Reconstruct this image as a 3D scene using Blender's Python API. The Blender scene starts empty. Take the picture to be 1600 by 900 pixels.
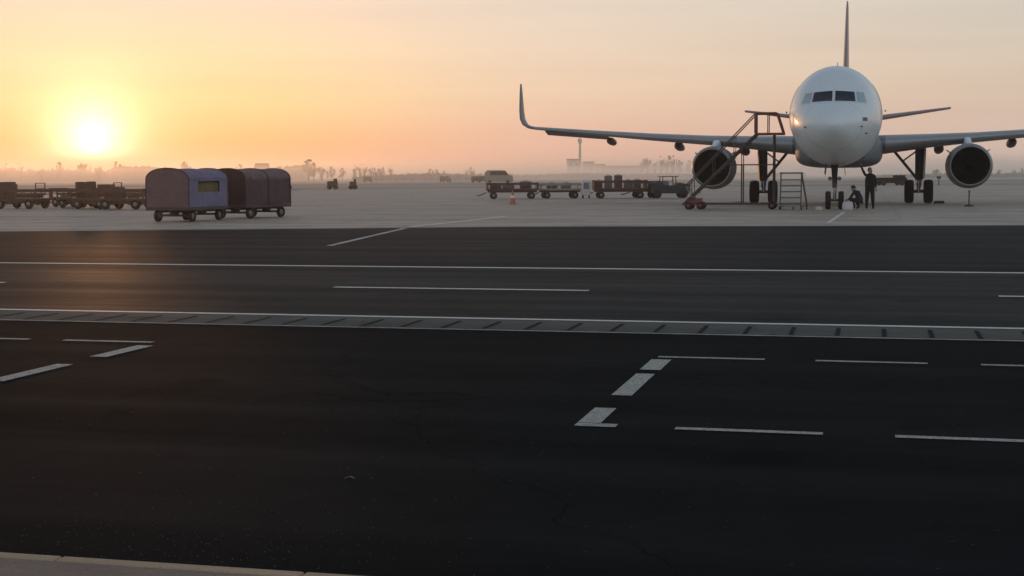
import bpy, math, random
from mathutils import Vector, Matrix
R = math.radians
random.seed(7)
sc = bpy.context.scene
col = sc.collection

# ------------------------------------------------------------------ camera
CAM_H = 1.492
cam_d = bpy.data.cameras.new('camera')
cam = bpy.data.objects.new('camera', cam_d); col.objects.link(cam)
cam_d.sensor_width = 36.0
cam_d.lens = 36.0 * 2238.69 / 1600.0
cam_d.clip_start = 0.1; cam_d.clip_end = 20000
pitch = math.atan((450 - 274.07) / 2238.69)
cam.matrix_world = (Matrix.Translation((0, 0, CAM_H))
                    @ Matrix.Rotation(math.pi / 2 - pitch, 4, 'X')
                    @ Matrix.Rotation(-0.0061, 4, 'Z'))
sc.camera = cam

# ------------------------------------------------------------------ view
sc.view_settings.view_transform = 'Standard'
sc.view_settings.look = 'None'
sc.view_settings.exposure = 0.0
sc.view_settings.gamma = 1.0
sc.view_settings.use_curve_mapping = False
sc.render.engine = 'CYCLES'
sc.cycles.max_bounces = 6
sc.cycles.volume_bounces = 2
sc.cycles.use_denoising = True

def lin(r, g, b):
    def f(c):
        c /= 255.0
        return c / 12.92 if c <= 0.04045 else ((c + 0.055) / 1.055) ** 2.4
    return (f(r), f(g), f(b), 1.0)

# ------------------------------------------------------------------ sky + sun
SUN_AZ = math.atan((150 - 800) / 2238.69)      # left of the viewing direction (+Y)
SUN_EL = R(1.40)
sun_dir = Vector((math.sin(SUN_AZ) * math.cos(SUN_EL), math.cos(SUN_AZ) * math.cos(SUN_EL), math.sin(SUN_EL)))

world = bpy.data.worlds.new('World'); sc.world = world
world.use_nodes = True
nt = world.node_tree; N = nt.nodes; L = nt.links
N.clear()
out = N.new('ShaderNodeOutputWorld'); bg = N.new('ShaderNodeBackground')
L.new(bg.outputs[0], out.inputs['Surface'])
tc = N.new('ShaderNodeTexCoord')
sep = N.new('ShaderNodeSeparateXYZ'); L.new(tc.outputs['Generated'], sep.inputs[0])

def wm(op, a, b=None, c=None, clamp=False):
    n = N.new('ShaderNodeMath'); n.operation = op; n.use_clamp = clamp
    for i, v in enumerate((a, b, c)):
        if v is None: continue
        if isinstance(v, (int, float)): n.inputs[i].default_value = v
        else: L.new(v, n.inputs[i])
    return n.outputs[0]
def ramp(fac, stops):
    n = N.new('ShaderNodeValToRGB'); L.new(fac, n.inputs[0])
    e = n.color_ramp.elements
    while len(e) > 1: e.remove(e[-1])
    e[0].position = stops[0][0]; e[0].color = stops[0][1]
    for p, c in stops[1:]:
        x = e.new(p); x.color = c
    return n.outputs[0]
def wmix(fac, a, b, mode='MIX'):
    n = N.new('ShaderNodeMix'); n.data_type = 'RGBA'; n.blend_type = mode
    if isinstance(fac, (int, float)): n.inputs[0].default_value = fac
    else: L.new(fac, n.inputs[0])
    for i, v in ((6, a), (7, b)):
        if isinstance(v, tuple): n.inputs[i].default_value = v
        else: L.new(v, n.inputs[i])
    return n.outputs[2]

zz = wm('MAXIMUM', sep.outputs[2], 0.0)
zr = wm('SQRT', zz)                         # sqrt(elevation) spreads the low sky over the ramps
def q(z): return math.sqrt(z)
away = ramp(zr, [(0.0, lin(242, 214, 196)), (q(.012), lin(242, 212, 192)), (q(.03), lin(228, 200, 180)),
                 (q(.06), lin(220, 198, 176)), (q(.12), lin(212, 206, 194)), (q(.25), lin(180, 196, 206)),
                 (q(.5), lin(134, 152, 168)), (1.0, lin(84, 98, 122))])
mid = ramp(zr, [(0.0, lin(234, 178, 160)), (q(.012), lin(238, 182, 162)), (q(.03), lin(240, 194, 168)),
                (q(.06), lin(242, 212, 182)), (q(.12), lin(230, 215, 198)), (q(.25), lin(190, 196, 200)),
                (q(.5), lin(134, 150, 166)), (1.0, lin(84, 98, 122))])
sunw = ramp(zr, [(0.0, lin(222, 122, 66)), (q(.008), lin(232, 136, 72)), (q(.025), lin(248, 180, 98)),
                 (q(.05), lin(254, 218, 150)), (q(.085), lin(253, 224, 178)), (q(.12), lin(246, 220, 196)),
                 (q(.25), lin(196, 190, 184)), (q(.5), lin(130, 146, 164)), (1.0, lin(84, 98, 122))])
# horizontal angle to the sun
hx = wm('MULTIPLY', sep.outputs[0], math.sin(SUN_AZ)); hy = wm('MULTIPLY', sep.outputs[1], math.cos(SUN_AZ))
hl = wm('SQRT', wm('ADD', wm('MULTIPLY', sep.outputs[0], sep.outputs[0]), wm('MULTIPLY', sep.outputs[1], sep.outputs[1])))
az = wm('ARCCOSINE', wm('MULTIPLY', wm('DIVIDE', wm('ADD', hx, hy), wm('MAXIMUM', hl, 1e-4)), 0.999999))
def smooth(v, a, b):
    n = N.new('ShaderNodeMapRange'); n.interpolation_type = 'SMOOTHSTEP'
    L.new(v, n.inputs[0]); n.inputs[1].default_value = a; n.inputs[2].default_value = b
    return n.outputs[0]
c1 = wmix(smooth(az, R(4), R(19)), sunw, mid)
c2 = wmix(smooth(az, R(14), R(42)), c1, away)
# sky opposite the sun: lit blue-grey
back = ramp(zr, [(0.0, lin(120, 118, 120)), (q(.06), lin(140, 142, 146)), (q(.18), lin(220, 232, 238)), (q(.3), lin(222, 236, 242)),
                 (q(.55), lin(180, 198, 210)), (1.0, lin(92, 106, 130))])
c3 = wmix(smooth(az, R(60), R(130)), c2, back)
# glow round the sun
dotn = N.new('ShaderNodeVectorMath'); dotn.operation = 'DOT_PRODUCT'
L.new(tc.outputs['Generated'], dotn.inputs[0]); dotn.inputs[1].default_value = sun_dir
ang = wm('ARCCOSINE', wm('MINIMUM', dotn.outputs['Value'], 0.9999999))
def gauss(sig, amp):
    t = wm('DIVIDE', ang, R(sig))
    return wm('MULTIPLY', wm('POWER', 2.71828, wm('MULTIPLY', wm('MULTIPLY', t, t), -1.0)), amp)
def scale(colr, v):
    n = N.new('ShaderNodeVectorMath'); n.operation = 'SCALE'
    n.inputs[0].default_value = colr[:3]; L.new(v, n.inputs['Scale']); return n.outputs[0]
veil = smooth(sep.outputs[2], 0.006, 0.019)
core = scale((1.0, .95, .80), wm('MULTIPLY', wm('ADD', gauss(.42, .9), wm('ADD', gauss(1.15, 1.0), gauss(1.9, .3))), veil))
halo = scale((1.0, .85, .36), wm('MULTIPLY', gauss(2.6, .36), wm('MULTIPLY_ADD', veil, .8, .2)))
wide = scale((1.0, .72, .22), gauss(5.5, .04))
def vadd(a, b):
    n = N.new('ShaderNodeVectorMath'); n.operation = 'ADD'; L.new(a, n.inputs[0]); L.new(b, n.inputs[1]); return n.outputs[0]
sky = N.new('ShaderNodeTexSky'); sky.sky_type = 'NISHITA'; sky.sun_disc = False
sky.sun_elevation = SUN_EL; sky.sun_rotation = SUN_AZ
sky.dust_density = 3.0; sky.air_density = 1.5
nis = N.new('ShaderNodeVectorMath'); nis.operation = 'SCALE'
L.new(sky.outputs[0], nis.inputs[0]); nis.inputs['Scale'].default_value = 0.01
# faint drawn-out layers of dust in the low sky
wmp = N.new('ShaderNodeMapping'); wmp.inputs['Scale'].default_value = (2.2, 2.2, 42); L.new(tc.outputs['Generated'], wmp.inputs[0])
wn = N.new('ShaderNodeTexNoise'); wn.inputs['Scale'].default_value = 1.6; wn.inputs['Detail'].default_value = 5; L.new(wmp.outputs[0], wn.inputs['Vector'])
layer = wm('MULTIPLY_ADD', wm('SUBTRACT', wn.outputs['Fac'], .5), .16, 1.0)
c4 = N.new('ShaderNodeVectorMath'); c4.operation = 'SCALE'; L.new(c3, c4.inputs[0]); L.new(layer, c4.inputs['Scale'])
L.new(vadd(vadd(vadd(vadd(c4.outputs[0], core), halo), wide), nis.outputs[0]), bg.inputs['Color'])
bg.inputs['Strength'].default_value = 1.0

sun_d = bpy.data.lights.new('sun', 'SUN'); sun_d.energy = 0.6; sun_d.angle = R(2.0)
sun_d.color = (1.0, .44, .16)
sun = bpy.data.objects.new('sun', sun_d); col.objects.link(sun)
sun.rotation_euler = (-sun_dir).to_track_quat('-Z', 'Y').to_euler()

# ------------------------------------------------------------------ materials
def mat(name, color, rough=.6, metal=0.0, spec=.5, noise=None, amt=.25, bump=0.0, bscale=None, stretch=None, rnoise=0.0, coat=0.0):
    """procedural Principled material; noise: list of (scale, weight) that vary the colour"""
    m = bpy.data.materials.new(name); m.use_nodes = True
    t = m.node_tree; p = t.nodes['Principled BSDF']
    base = tuple(color[:3]) + (1.0,)
    p.inputs['Base Color'].default_value = base
    p.inputs['Roughness'].default_value = rough
    p.inputs['Metallic'].default_value = metal
    p.inputs['Specular IOR Level'].default_value = spec
    if coat: p.inputs['Coat Weight'].default_value = coat; p.inputs['Coat Roughness'].default_value = .08
    co = t.nodes.new('ShaderNodeTexCoord'); mp = t.nodes.new('ShaderNodeMapping')
    t.links.new(co.outputs['Object'], mp.inputs[0])
    if stretch: mp.inputs['Scale'].default_value = stretch
    if noise:
        acc = None
        for s, w in noise:
            n = t.nodes.new('ShaderNodeTexNoise'); n.inputs['Scale'].default_value = s
            n.inputs['Detail'].default_value = 5; n.inputs['Roughness'].default_value = .62
            t.links.new(mp.outputs[0], n.inputs['Vector'])
            k = t.nodes.new('ShaderNodeMath'); k.operation = 'MULTIPLY_ADD'
            t.links.new(n.outputs['Fac'], k.inputs[0]); k.inputs[1].default_value = 2 * w
            if acc is None: k.inputs[2].default_value = -w
            else:
                a = t.nodes.new('ShaderNodeMath'); a.operation = 'SUBTRACT'
                t.links.new(acc, a.inputs[0]); a.inputs[1].default_value = w
                t.links.new(a.outputs[0], k.inputs[2])
            acc = k.outputs[0]
        f = t.nodes.new('ShaderNodeMath'); f.operation = 'MULTIPLY_ADD'
        t.links.new(acc, f.inputs[0]); f.inputs[1].default_value = amt * 2; f.inputs[2].default_value = 1.0
        vs = t.nodes.new('ShaderNodeVectorMath'); vs.operation = 'SCALE'
        vs.inputs[0].default_value = base[:3]; t.links.new(f.outputs[0], vs.inputs['Scale'])
        t.links.new(vs.outputs[0], p.inputs['Base Color'])
        if rnoise:
            r_ = t.nodes.new('ShaderNodeMath'); r_.operation = 'MULTIPLY_ADD'
            t.links.new(acc, r_.inputs[0]); r_.inputs[1].default_value = rnoise; r_.inputs[2].default_value = rough
            t.links.new(r_.outputs[0], p.inputs['Roughness'])
    if bump:
        nb = t.nodes.new('ShaderNodeTexNoise'); nb.inputs['Scale'].default_value = bscale or 40
        nb.inputs['Detail'].default_value = 4
        t.links.new(co.outputs['Object'], nb.inputs['Vector'])
        b = t.nodes.new('ShaderNodeBump'); b.inputs['Strength'].default_value = bump; b.inputs['Distance'].default_value = .02 if (bscale or 40) > 10 else .12
        t.links.new(nb.outputs['Fac'], b.inputs['Height']); t.links.new(b.outputs[0], p.inputs['Normal'])
    return m

def asphalt_mat(name, color, scale_amt=1.0, spec=.08, rough=.85, speck=.035, warm=True):
    """asphalt or concrete surface: soft blotches, long wear streaks along the traffic direction, aggregate specks"""
    m = bpy.data.materials.new(name); m.use_nodes = True
    t = m.node_tree; p = t.nodes['Principled BSDF']
    def nn(k): return t.nodes.new(k)
    def lk(a, b): t.links.new(a, b)
    def mth(op, a, b=None, c=None):
        n = nn('ShaderNodeMath'); n.operation = op
        for i, v in enumerate((a, b, c)):
            if v is None: continue
            if isinstance(v, (int, float)): n.inputs[i].default_value = v
            else: lk(v, n.inputs[i])
        return n.outputs[0]
    co = nn('ShaderNodeTexCoord')
    rot = nn('ShaderNodeMapping'); rot.inputs['Rotation'].default_value = (0, 0, R(14)); lk(co.outputs['Object'], rot.inputs[0])
    def noise(vec, s, det=5, rg=.6):
        n = nn('ShaderNodeTexNoise'); n.inputs['Scale'].default_value = s; n.inputs['Detail'].default_value = det
        n.inputs['Roughness'].default_value = rg; lk(vec, n.inputs['Vector']); return n.outputs['Fac']
    st = nn('ShaderNodeMapping'); st.inputs['Scale'].default_value = (.05, 1, 1); lk(rot.outputs[0], st.inputs[0])
    blot = noise(rot.outputs[0], .35); fine = noise(rot.outputs[0], 3.0); streak = noise(st.outputs[0], 1.1, 6, .65)
    grit = noise(rot.outputs[0], 95, 2, .7)
    acc = mth('MULTIPLY_ADD', mth('SUBTRACT', blot, .5), .9 * scale_amt, 1.0)
    acc = mth('MULTIPLY_ADD', mth('SUBTRACT', streak, .5), 1.3 * scale_amt, acc)
    acc = mth('MULTIPLY_ADD', mth('SUBTRACT', fine, .5), .5 * scale_amt, acc)
    acc = mth('MULTIPLY_ADD', mth('SUBTRACT', grit, .5), .9 * scale_amt, acc)
    # dark oil spots and wandering cracks
    oil = nn('ShaderNodeMapRange'); lk(noise(rot.outputs[0], .9, 3, .5), oil.inputs[0]); oil.inputs[1].default_value = .62; oil.inputs[2].default_value = .72
    oil.inputs[3].default_value = 1.0; oil.inputs[4].default_value = .6
    wv = nn('ShaderNodeVectorMath'); wv.operation = 'MULTIPLY_ADD'; wn_ = nn('ShaderNodeTexNoise'); wn_.inputs['Scale'].default_value = 1.3; wn_.inputs['Detail'].default_value = 5
    lk(rot.outputs[0], wn_.inputs['Vector']); lk(wn_.outputs['Color'], wv.inputs[0]); wv.inputs[1].default_value = (1.2, 1.2, 0); lk(rot.outputs[0], wv.inputs[2])
    ck = nn('ShaderNodeTexVoronoi'); ck.feature = 'DISTANCE_TO_EDGE'; ck.inputs['Scale'].default_value = .16; lk(wv.outputs[0], ck.inputs['Vector'])
    ckr = nn('ShaderNodeMapRange'); lk(ck.outputs['Distance'], ckr.inputs[0]); ckr.inputs[1].default_value = .0; ckr.inputs[2].default_value = .0025
    ckr.inputs[3].default_value = .45; ckr.inputs[4].default_value = 1.0
    acc = mth('MULTIPLY', mth('MAXIMUM', acc, .25), mth('MULTIPLY', oil.outputs[0], ckr.outputs[0]))
    # sparse pale stones
    vo = nn('ShaderNodeTexVoronoi'); vo.inputs['Scale'].default_value = 26; lk(rot.outputs[0], vo.inputs['Vector'])
    vc = nn('ShaderNodeSeparateXYZ'); lk(vo.outputs['Color'], vc.inputs[0])
    dotm = mth('MULTIPLY', mth('LESS_THAN', vo.outputs['Distance'], .22), mth('GREATER_THAN', vc.outputs[0], .975))
    vs = nn('ShaderNodeVectorMath'); vs.operation = 'SCALE'; vs.inputs[0].default_value = color[:3]; lk(acc, vs.inputs['Scale'])
    ad = nn('ShaderNodeVectorMath'); ad.operation = 'MULTIPLY_ADD'
    dv = nn('ShaderNodeCombineXYZ'); [lk(dotm, dv.inputs[i]) for i in range(3)]
    lk(dv.outputs[0], ad.inputs[0]); ad.inputs[1].default_value = (speck,) * 3; lk(vs.outputs[0], ad.inputs[2])
    lk(ad.outputs[0], p.inputs['Base Color'])
    p.inputs['Specular IOR Level'].default_value = spec
    lk(mth('MULTIPLY_ADD', mth('SUBTRACT', streak, .5), -.35, rough), p.inputs['Roughness'])
    b = nn('ShaderNodeBump'); b.inputs['Strength'].default_value = .35; b.inputs['Distance'].default_value = .006
    lk(grit, b.inputs['Height']); lk(b.outputs[0], p.inputs['Normal'])
    return m

def paint_mat(name, color, under, wear=.5):
    m = bpy.data.materials.new(name); m.use_nodes = True
    t = m.node_tree; p = t.nodes['Principled BSDF']; p.inputs['Roughness'].default_value = .75; p.inputs['Specular IOR Level'].default_value = .1
    co = t.nodes.new('ShaderNodeTexCoord'); fac = []
    for sc_, det, lo, hi in ((38, 6, wear - .10, wear + .07), (3.5, 6, wear - .22, wear + .02), (150, 2, .38, .6)):
        n = t.nodes.new('ShaderNodeTexNoise'); n.inputs['Scale'].default_value = sc_; n.inputs['Detail'].default_value = det; n.inputs['Roughness'].default_value = .7
        t.links.new(co.outputs['Object'], n.inputs['Vector'])
        r = t.nodes.new('ShaderNodeMapRange'); r.interpolation_type = 'SMOOTHSTEP'; t.links.new(n.outputs['Fac'], r.inputs[0])
        r.inputs[1].default_value = lo; r.inputs[2].default_value = hi; r.inputs[3].default_value = .45; fac.append(r.outputs[0])
    a = t.nodes.new('ShaderNodeMath'); a.operation = 'MULTIPLY'; t.links.new(fac[0], a.inputs[0]); t.links.new(fac[1], a.inputs[1])
    b = t.nodes.new('ShaderNodeMath'); b.operation = 'MULTIPLY'; t.links.new(a.outputs[0], b.inputs[0]); t.links.new(fac[2], b.inputs[1])
    mx = t.nodes.new('ShaderNodeMix'); mx.data_type = 'RGBA'; t.links.new(b.outputs[0], mx.inputs[0])
    mx.inputs[6].default_value = (*under, 1); mx.inputs[7].default_value = (*color, 1); t.links.new(mx.outputs[2], p.inputs['Base Color'])
    return m

M = {}
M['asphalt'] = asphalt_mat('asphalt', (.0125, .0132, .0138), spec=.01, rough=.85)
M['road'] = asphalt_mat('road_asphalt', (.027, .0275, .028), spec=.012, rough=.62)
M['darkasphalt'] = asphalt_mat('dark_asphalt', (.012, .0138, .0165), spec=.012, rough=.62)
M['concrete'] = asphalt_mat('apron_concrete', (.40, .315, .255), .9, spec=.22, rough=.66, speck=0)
M['gutter'] = asphalt_mat('gutter_concrete', (.082, .077, .068), .8, spec=.15, speck=0)
M['kerb'] = asphalt_mat('sunlit_kerb_stone', (.42, .29, .19), .8, spec=.2, speck=0)  # bright orange of the sunlit kerb edge put into the stone colour
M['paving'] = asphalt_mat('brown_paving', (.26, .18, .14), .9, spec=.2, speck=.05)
M['field'] = mat('dry_field', (.34, .29, .24), .95, spec=.1, noise=[(.01, .5), (.06, .5), (.9, .3)], amt=.35, stretch=(.25, 1, 1))
M['paint'] = paint_mat('worn_white_paint', (.56, .52, .46), (.015, .015, .015), .46)
M['brightpaint'] = mat('apron_white_paint', (.66, .63, .58), .6, spec=.3, noise=[(2, .4), (14, .8)], amt=.3)
M['faint'] = mat('faded_paint', (.42, .39, .36), .7, spec=.2, noise=[(1, .6), (6, .8), (30, .8)], amt=.5)
M['slot'] = mat('black_slot', (.006, .006, .006), .9, spec=.1, noise=[(20, 1)], amt=.3)
M['white'] = mat('white_aircraft_paint', (.70, .73, .75), .36, spec=.5, noise=[(.6, .6), (4, .4)], amt=.05, coat=.3, stretch=(1, .3, 1))
M['fairing'] = mat('grey_fairing_paint', (.15, .155, .165), .5, spec=.4, noise=[(.8, .6), (5, .5)], amt=.14)
M['wing'] = mat('grey_wing_paint', (.13, .13, .14), .45, spec=.5, noise=[(.7, .6), (5, .5)], amt=.1)
M['slat'] = mat('bare_leading_edge', (.30, .30, .31), .4, metal=.3, noise=[(3, 1)], amt=.08)
M['fin'] = mat('maroon_tail_paint', (.28, .20, .19), .4, noise=[(1, .6)], amt=.08)
M['lip'] = mat('intake_lip_metal', (.22, .21, .20), .35, metal=.6, noise=[(6, 1)], amt=.12)
M['cowl'] = mat('cowling_paint', (.13, .13, .13), .45, noise=[(1.5, .7), (9, .5)], amt=.16)
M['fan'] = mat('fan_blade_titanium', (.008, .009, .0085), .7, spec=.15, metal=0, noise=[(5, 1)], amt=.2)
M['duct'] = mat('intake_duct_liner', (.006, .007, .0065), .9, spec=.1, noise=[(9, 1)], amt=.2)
M['glass'] = mat('cockpit_glass', (.008, .016, .022), .15, spec=.35, noise=[(2, 1)], amt=.2)
M['paleglass'] = mat('side_glass_reflection_tint', (.36, .42, .46), .14, spec=.7, noise=[(2, 1)], amt=.15)  # bluish reflection on the side panes painted in as a pale base colour
M['rowrail'] = mat('glare_red_dark_frame', (.075, .032, .02), .7, noise=[(4, .6), (20, .6)], amt=.35)  # dark steel with the red glow of the sun glare put into its colour
M['steps'] = mat('dark_grey_step_steel', (.085, .08, .075), .55, metal=.2, noise=[(6, 1)], amt=.25)
M['joint'] = mat('joint_sealant', (.32, .26, .22), .9, spec=.1, noise=[(3, 1)], amt=.3)
M['tyre'] = mat('black_rubber', (.018, .017, .017), .8, spec=.25, noise=[(14, 1)], amt=.3)
M['hub'] = mat('wheel_hub_metal', (.22, .22, .21), .5, metal=.4, noise=[(14, 1)], amt=.3)
M['strut'] = mat('landing_gear_steel', (.07, .066, .064), .5, metal=.3, noise=[(8, 1)], amt=.3)
M['chrome'] = mat('oleo_chrome', (.5, .5, .5), .2, metal=1.0, noise=[(8, 1)], amt=.1)
M['geardoor'] = mat('gear_door_paint', (.12, .075, .065), .5, noise=[(3, 1)], amt=.2)
M['darksteel'] = mat('dark_brown_steel', (.055, .038, .032), .65, noise=[(4, .6), (20, .6)], amt=.35)
M['redrail'] = mat('rust_red_steel', (.16, .055, .035), .6, noise=[(4, .6), (20, .6)], amt=.35)
M['red'] = mat('red_paint', (.22, .04, .035), .5, noise=[(6, 1)], amt=.25)
M['alu'] = mat('weathered_aluminium', (.20, .19, .185), .5, metal=.4, noise=[(6, 1)], amt=.25)
M['brick'] = mat('brown_cart_panel', (.115, .06, .05), .8, spec=.2, noise=[(2, .7), (12, .6)], amt=.25)
M['canvasA'] = mat('violet_canvas', (.165, .15, .235), .8, spec=.2, noise=[(1.5, .8), (10, .4)], amt=.16, bump=.9, bscale=2.2)
M['canvasE'] = mat('brown_violet_canvas', (.16, .10, .10), .8, spec=.2, noise=[(1.5, .8), (10, .4)], amt=.16, bump=.9, bscale=2.2)
M['canvasB'] = mat('dark_plum_canvas', (.08, .055, .063), .8, spec=.2, noise=[(1.5, .8), (10, .4)], amt=.2, bump=.9, bscale=2.2)
M['canvasD'] = mat('dark_brown_canvas', (.05, .032, .034), .85, spec=.2, noise=[(1.5, .8), (10, .4)], amt=.2, bump=.9, bscale=2.2)
M['canvasR'] = mat('light_plum_roof_canvas', (.15, .11, .12), .8, spec=.2, noise=[(1.5, .8), (10, .4)], amt=.25, bump=.9, bscale=2.2)  # roof canvas lighter than the plum sides
M['olive'] = mat('olive_load', (.10, .085, .025), .8, noise=[(3, 1)], amt=.3)
M['tan'] = mat('tan_paint', (.26, .22, .17), .6, noise=[(2, 1)], amt=.2)
M['pale'] = mat('pale_paint', (.55, .50, .50), .6, noise=[(2, 1)], amt=.12)
M['dark'] = mat('charcoal_paint', (.03, .028, .028), .6, noise=[(3, 1)], amt=.3)
M['orange'] = mat('orange_cone_plastic', (.50, .12, .07), .6, noise=[(8, 1)], amt=.15)
M['conewhite'] = mat('cone_white_band', (.75, .72, .7), .5, noise=[(8, 1)], amt=.1)
M['bark'] = mat('bark', (.06, .05, .042), .9, spec=.1, noise=[(2, 1)], amt=.3)
M['leaf'] = mat('dry_foliage', (.075, .068, .045), .9, spec=.1, noise=[(.15, 1), (1, .6)], amt=.5)
M['leaf2'] = mat('dull_green_foliage', (.055, .06, .038), .9, spec=.1, noise=[(.15, 1), (1, .6)], amt=.5)
M['plaster'] = mat('far_plaster', (.50, .46, .42), .9, noise=[(.2, 1)], amt=.12)
M['roof'] = mat('far_roof', (.16, .10, .08), .9, noise=[(.3, 1)], amt=.2)
M['skin'] = mat('skin', (.30, .17, .12), .6, noise=[(8, 1)], amt=.12)
M['cloth'] = mat('black_work_clothes', (.02, .02, .022), .9, spec=.1, noise=[(9, 1)], amt=.3)
M['hair'] = mat('dark_hair', (.015, .012, .01), .8, noise=[(30, 1)], amt=.3)
M['trousers'] = mat('dark_trousers', (.028, .028, .034), .9, spec=.1, noise=[(9, 1)], amt=.3)
M['bagA'] = mat('suitcase_brown', (.12, .07, .055), .7, noise=[(5, 1)], amt=.25)
M['bagB'] = mat('suitcase_grey', (.16, .15, .15), .7, noise=[(5, 1)], amt=.25)

# ------------------------------------------------------------------ mesh builder
class MB:
    def __init__(s): s.v = []; s.f = []; s.sm = []
    def add(s, vs, fs, smooth=False):
        o = len(s.v); s.v += [tuple(v) for v in vs]
        for f in fs: s.f.append([i + o for i in f]); s.sm.append(smooth)
        return s
    def box(s, c, d, rot=None, taper=(1, 1)):
        x, y, z = d[0] / 2, d[1] / 2, d[2] / 2
        vs = [Vector((sx * x * (taper[0] if sz > 0 else 1), sy * y * (taper[1] if sz > 0 else 1), sz * z))
              for sz in (-1, 1) for sy in (-1, 1) for sx in (-1, 1)]
        if rot is not None: vs = [rot @ v for v in vs]
        vs = [v + Vector(c) for v in vs]
        return s.add(vs, [(0, 2, 3, 1), (4, 5, 7, 6), (0, 1, 5, 4), (2, 6, 7, 3), (0, 4, 6, 2), (1, 3, 7, 5)])
    def bar(s, a, b, w, h=None, up=(0, 0, 1)):
        a, b = Vector(a), Vector(b); h = h or w
        d = (b - a).normalized(); u = Vector(up)
        if abs(d.dot(u)) > .98: u = Vector((0, 1, 0))
        x = d.cross(u).normalized(); u = x.cross(d).normalized()
        vs = []
        for p in (a, b):
            for i, j in ((-1, -1), (1, -1), (1, 1), (-1, 1)): vs.append(p + x * (i * w / 2) + u * (j * h / 2))
        return s.add(vs, [(3, 2, 1, 0), (4, 5, 6, 7), (0, 1, 5, 4), (1, 2, 6, 5), (2, 3, 7, 6), (3, 0, 4, 7)])
    def cyl(s, a, b, r1, r2=None, n=12, caps=True):
        a, b = Vector(a), Vector(b); r2 = r1 if r2 is None else r2
        d = (b - a).normalized(); u = Vector((0, 0, 1)) if abs(d.z) < .9 else Vector((1, 0, 0))
        x = d.cross(u).normalized(); y = d.cross(x).normalized()
        vs = []
        for p, r in ((a, r1), (b, r2)):
            for k in range(n):
                t = 2 * math.pi * k / n; vs.append(p + x * math.cos(t) * r + y * math.sin(t) * r)
        s.add(vs, [(k, (k + 1) % n, n + (k + 1) % n, n + k)[::-1] for k in range(n)], True)
        if caps:
            s.add(vs[:n], [tuple(range(n))]); s.add(vs[n:], [tuple(range(n))[::-1]])
        return s
    def tube(s, pts, r, n=8):
        for a, b in zip(pts[:-1], pts[1:]): s.cyl(a, b, r, n=n)
        return s
    def lathe(s, c, axis, prof, n=40):
        """prof = [(along, radius)], axis unit vector"""
        d = Vector(axis).normalized(); u = Vector((0, 0, 1)) if abs(d.z) < .9 else Vector((1, 0, 0))
        x = d.cross(u).normalized(); y = d.cross(x).normalized(); c = Vector(c)
        vs = []
        for t, r in prof:
            for k in range(n):
                a = 2 * math.pi * k / n; vs.append(c + d * t + x * math.cos(a) * r + y * math.sin(a) * r)
        fs = []
        for i in range(len(prof) - 1):
            for k in range(n):
                fs.append((i * n + k, (i + 1) * n + k, (i + 1) * n + (k + 1) % n, i * n + (k + 1) % n))
        return s.add(vs, fs, True)
    def loft(s, rings, caps=True, smooth=True):
        n = len(rings[0]); vs = [p for r in rings for p in r]; fs = []
        for i in range(len(rings) - 1):
            for k in range(n): fs.append((i * n + k, i * n + (k + 1) % n, (i + 1) * n + (k + 1) % n, (i + 1) * n + k))
        s.add(vs, fs, smooth)
        if caps:
            s.add(rings[0], [tuple(range(n))[::-1]]); s.add(rings[-1], [tuple(range(n))])
        return s
    def prism(s, poly, ext, org=(0, 0, 0)):
        """poly of 3D points extruded by vector ext"""
        n = len(poly); e = Vector(ext); o = Vector(org)
        vs = [Vector(p) + o for p in poly] + [Vector(p) + o + e for p in poly]
        return s.add(vs, [tuple(range(n))[::-1], tuple(range(n, 2 * n))] + [(k, (k + 1) % n, n + (k + 1) % n, n + k) for k in range(n)])
    def mesh(s, name, m, bevel=0):
        me = bpy.data.meshes.new(name); me.from_pydata(s.v, [], s.f); me.validate(); me.update()
        import bmesh
        bm = bmesh.new(); bm.from_mesh(me); bmesh.ops.recalc_face_normals(bm, faces=bm.faces); bm.to_mesh(me); bm.free()
        for i, p in enumerate(me.polygons):
            if i < len(s.sm): p.use_smooth = s.sm[i]
        
        if m: me.materials.append(m)
        return me
    def build(s, name, m, parent=None, bevel=0):
        o = bpy.data.objects.new(name, s.mesh(name, m)); col.objects.link(o)
        if parent: o.parent = parent
        if bevel:
            b = o.modifiers.new('b', 'BEVEL'); b.width = bevel; b.segments = 2; b.limit_method = 'ANGLE'
        return o

def tag(o, label=None, cat=None, group=None, kind=None):
    if label: o['label'] = label
    if cat: o['category'] = cat
    if group: o['group'] = group
    if kind: o['kind'] = kind
    return o
def empty(name, loc, rz=0, label=None, cat=None, group=None):
    o = bpy.data.objects.new(name, None); col.objects.link(o)
    o.location = loc; o.rotation_euler = (0, 0, rz); o.empty_display_size = .3
    return tag(o, label, cat, group)
def kids(o): return [c for c in bpy.data.objects if c.parent == o]
def copy_tree(o, parent=None):
    c = o.copy(); col.objects.link(c); c.parent = parent
    for ch in kids(o): copy_tree(ch, c)
    return c

# ------------------------------------------------------------------ ground and markings
GA = R(14.0); CG, SG = math.cos(GA), math.sin(GA)
def grid(a, b, z=0.0):     # road frame: a along the road, b across it
    return Vector((a * CG + b * SG, -a * SG + b * CG, z))
def sheet(name, poly, z, m, parent=None, kind='structure', thick=0.0):
    mb = MB()
    if thick: mb.prism([(x, y, z - thick) for x, y in poly], (0, 0, thick))
    else: mb.add([(x, y, z) for x, y in poly], [tuple(range(len(poly)))])
    o = mb.build(name, m, parent)
    if kind and not parent: o['kind'] = kind
    return o
G4 = lambda a0, a1, b0, b1: [tuple(grid(a, b)[:2]) for a, b in ((a0, b0), (a1, b0), (a1, b1), (a0, b1))]

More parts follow.
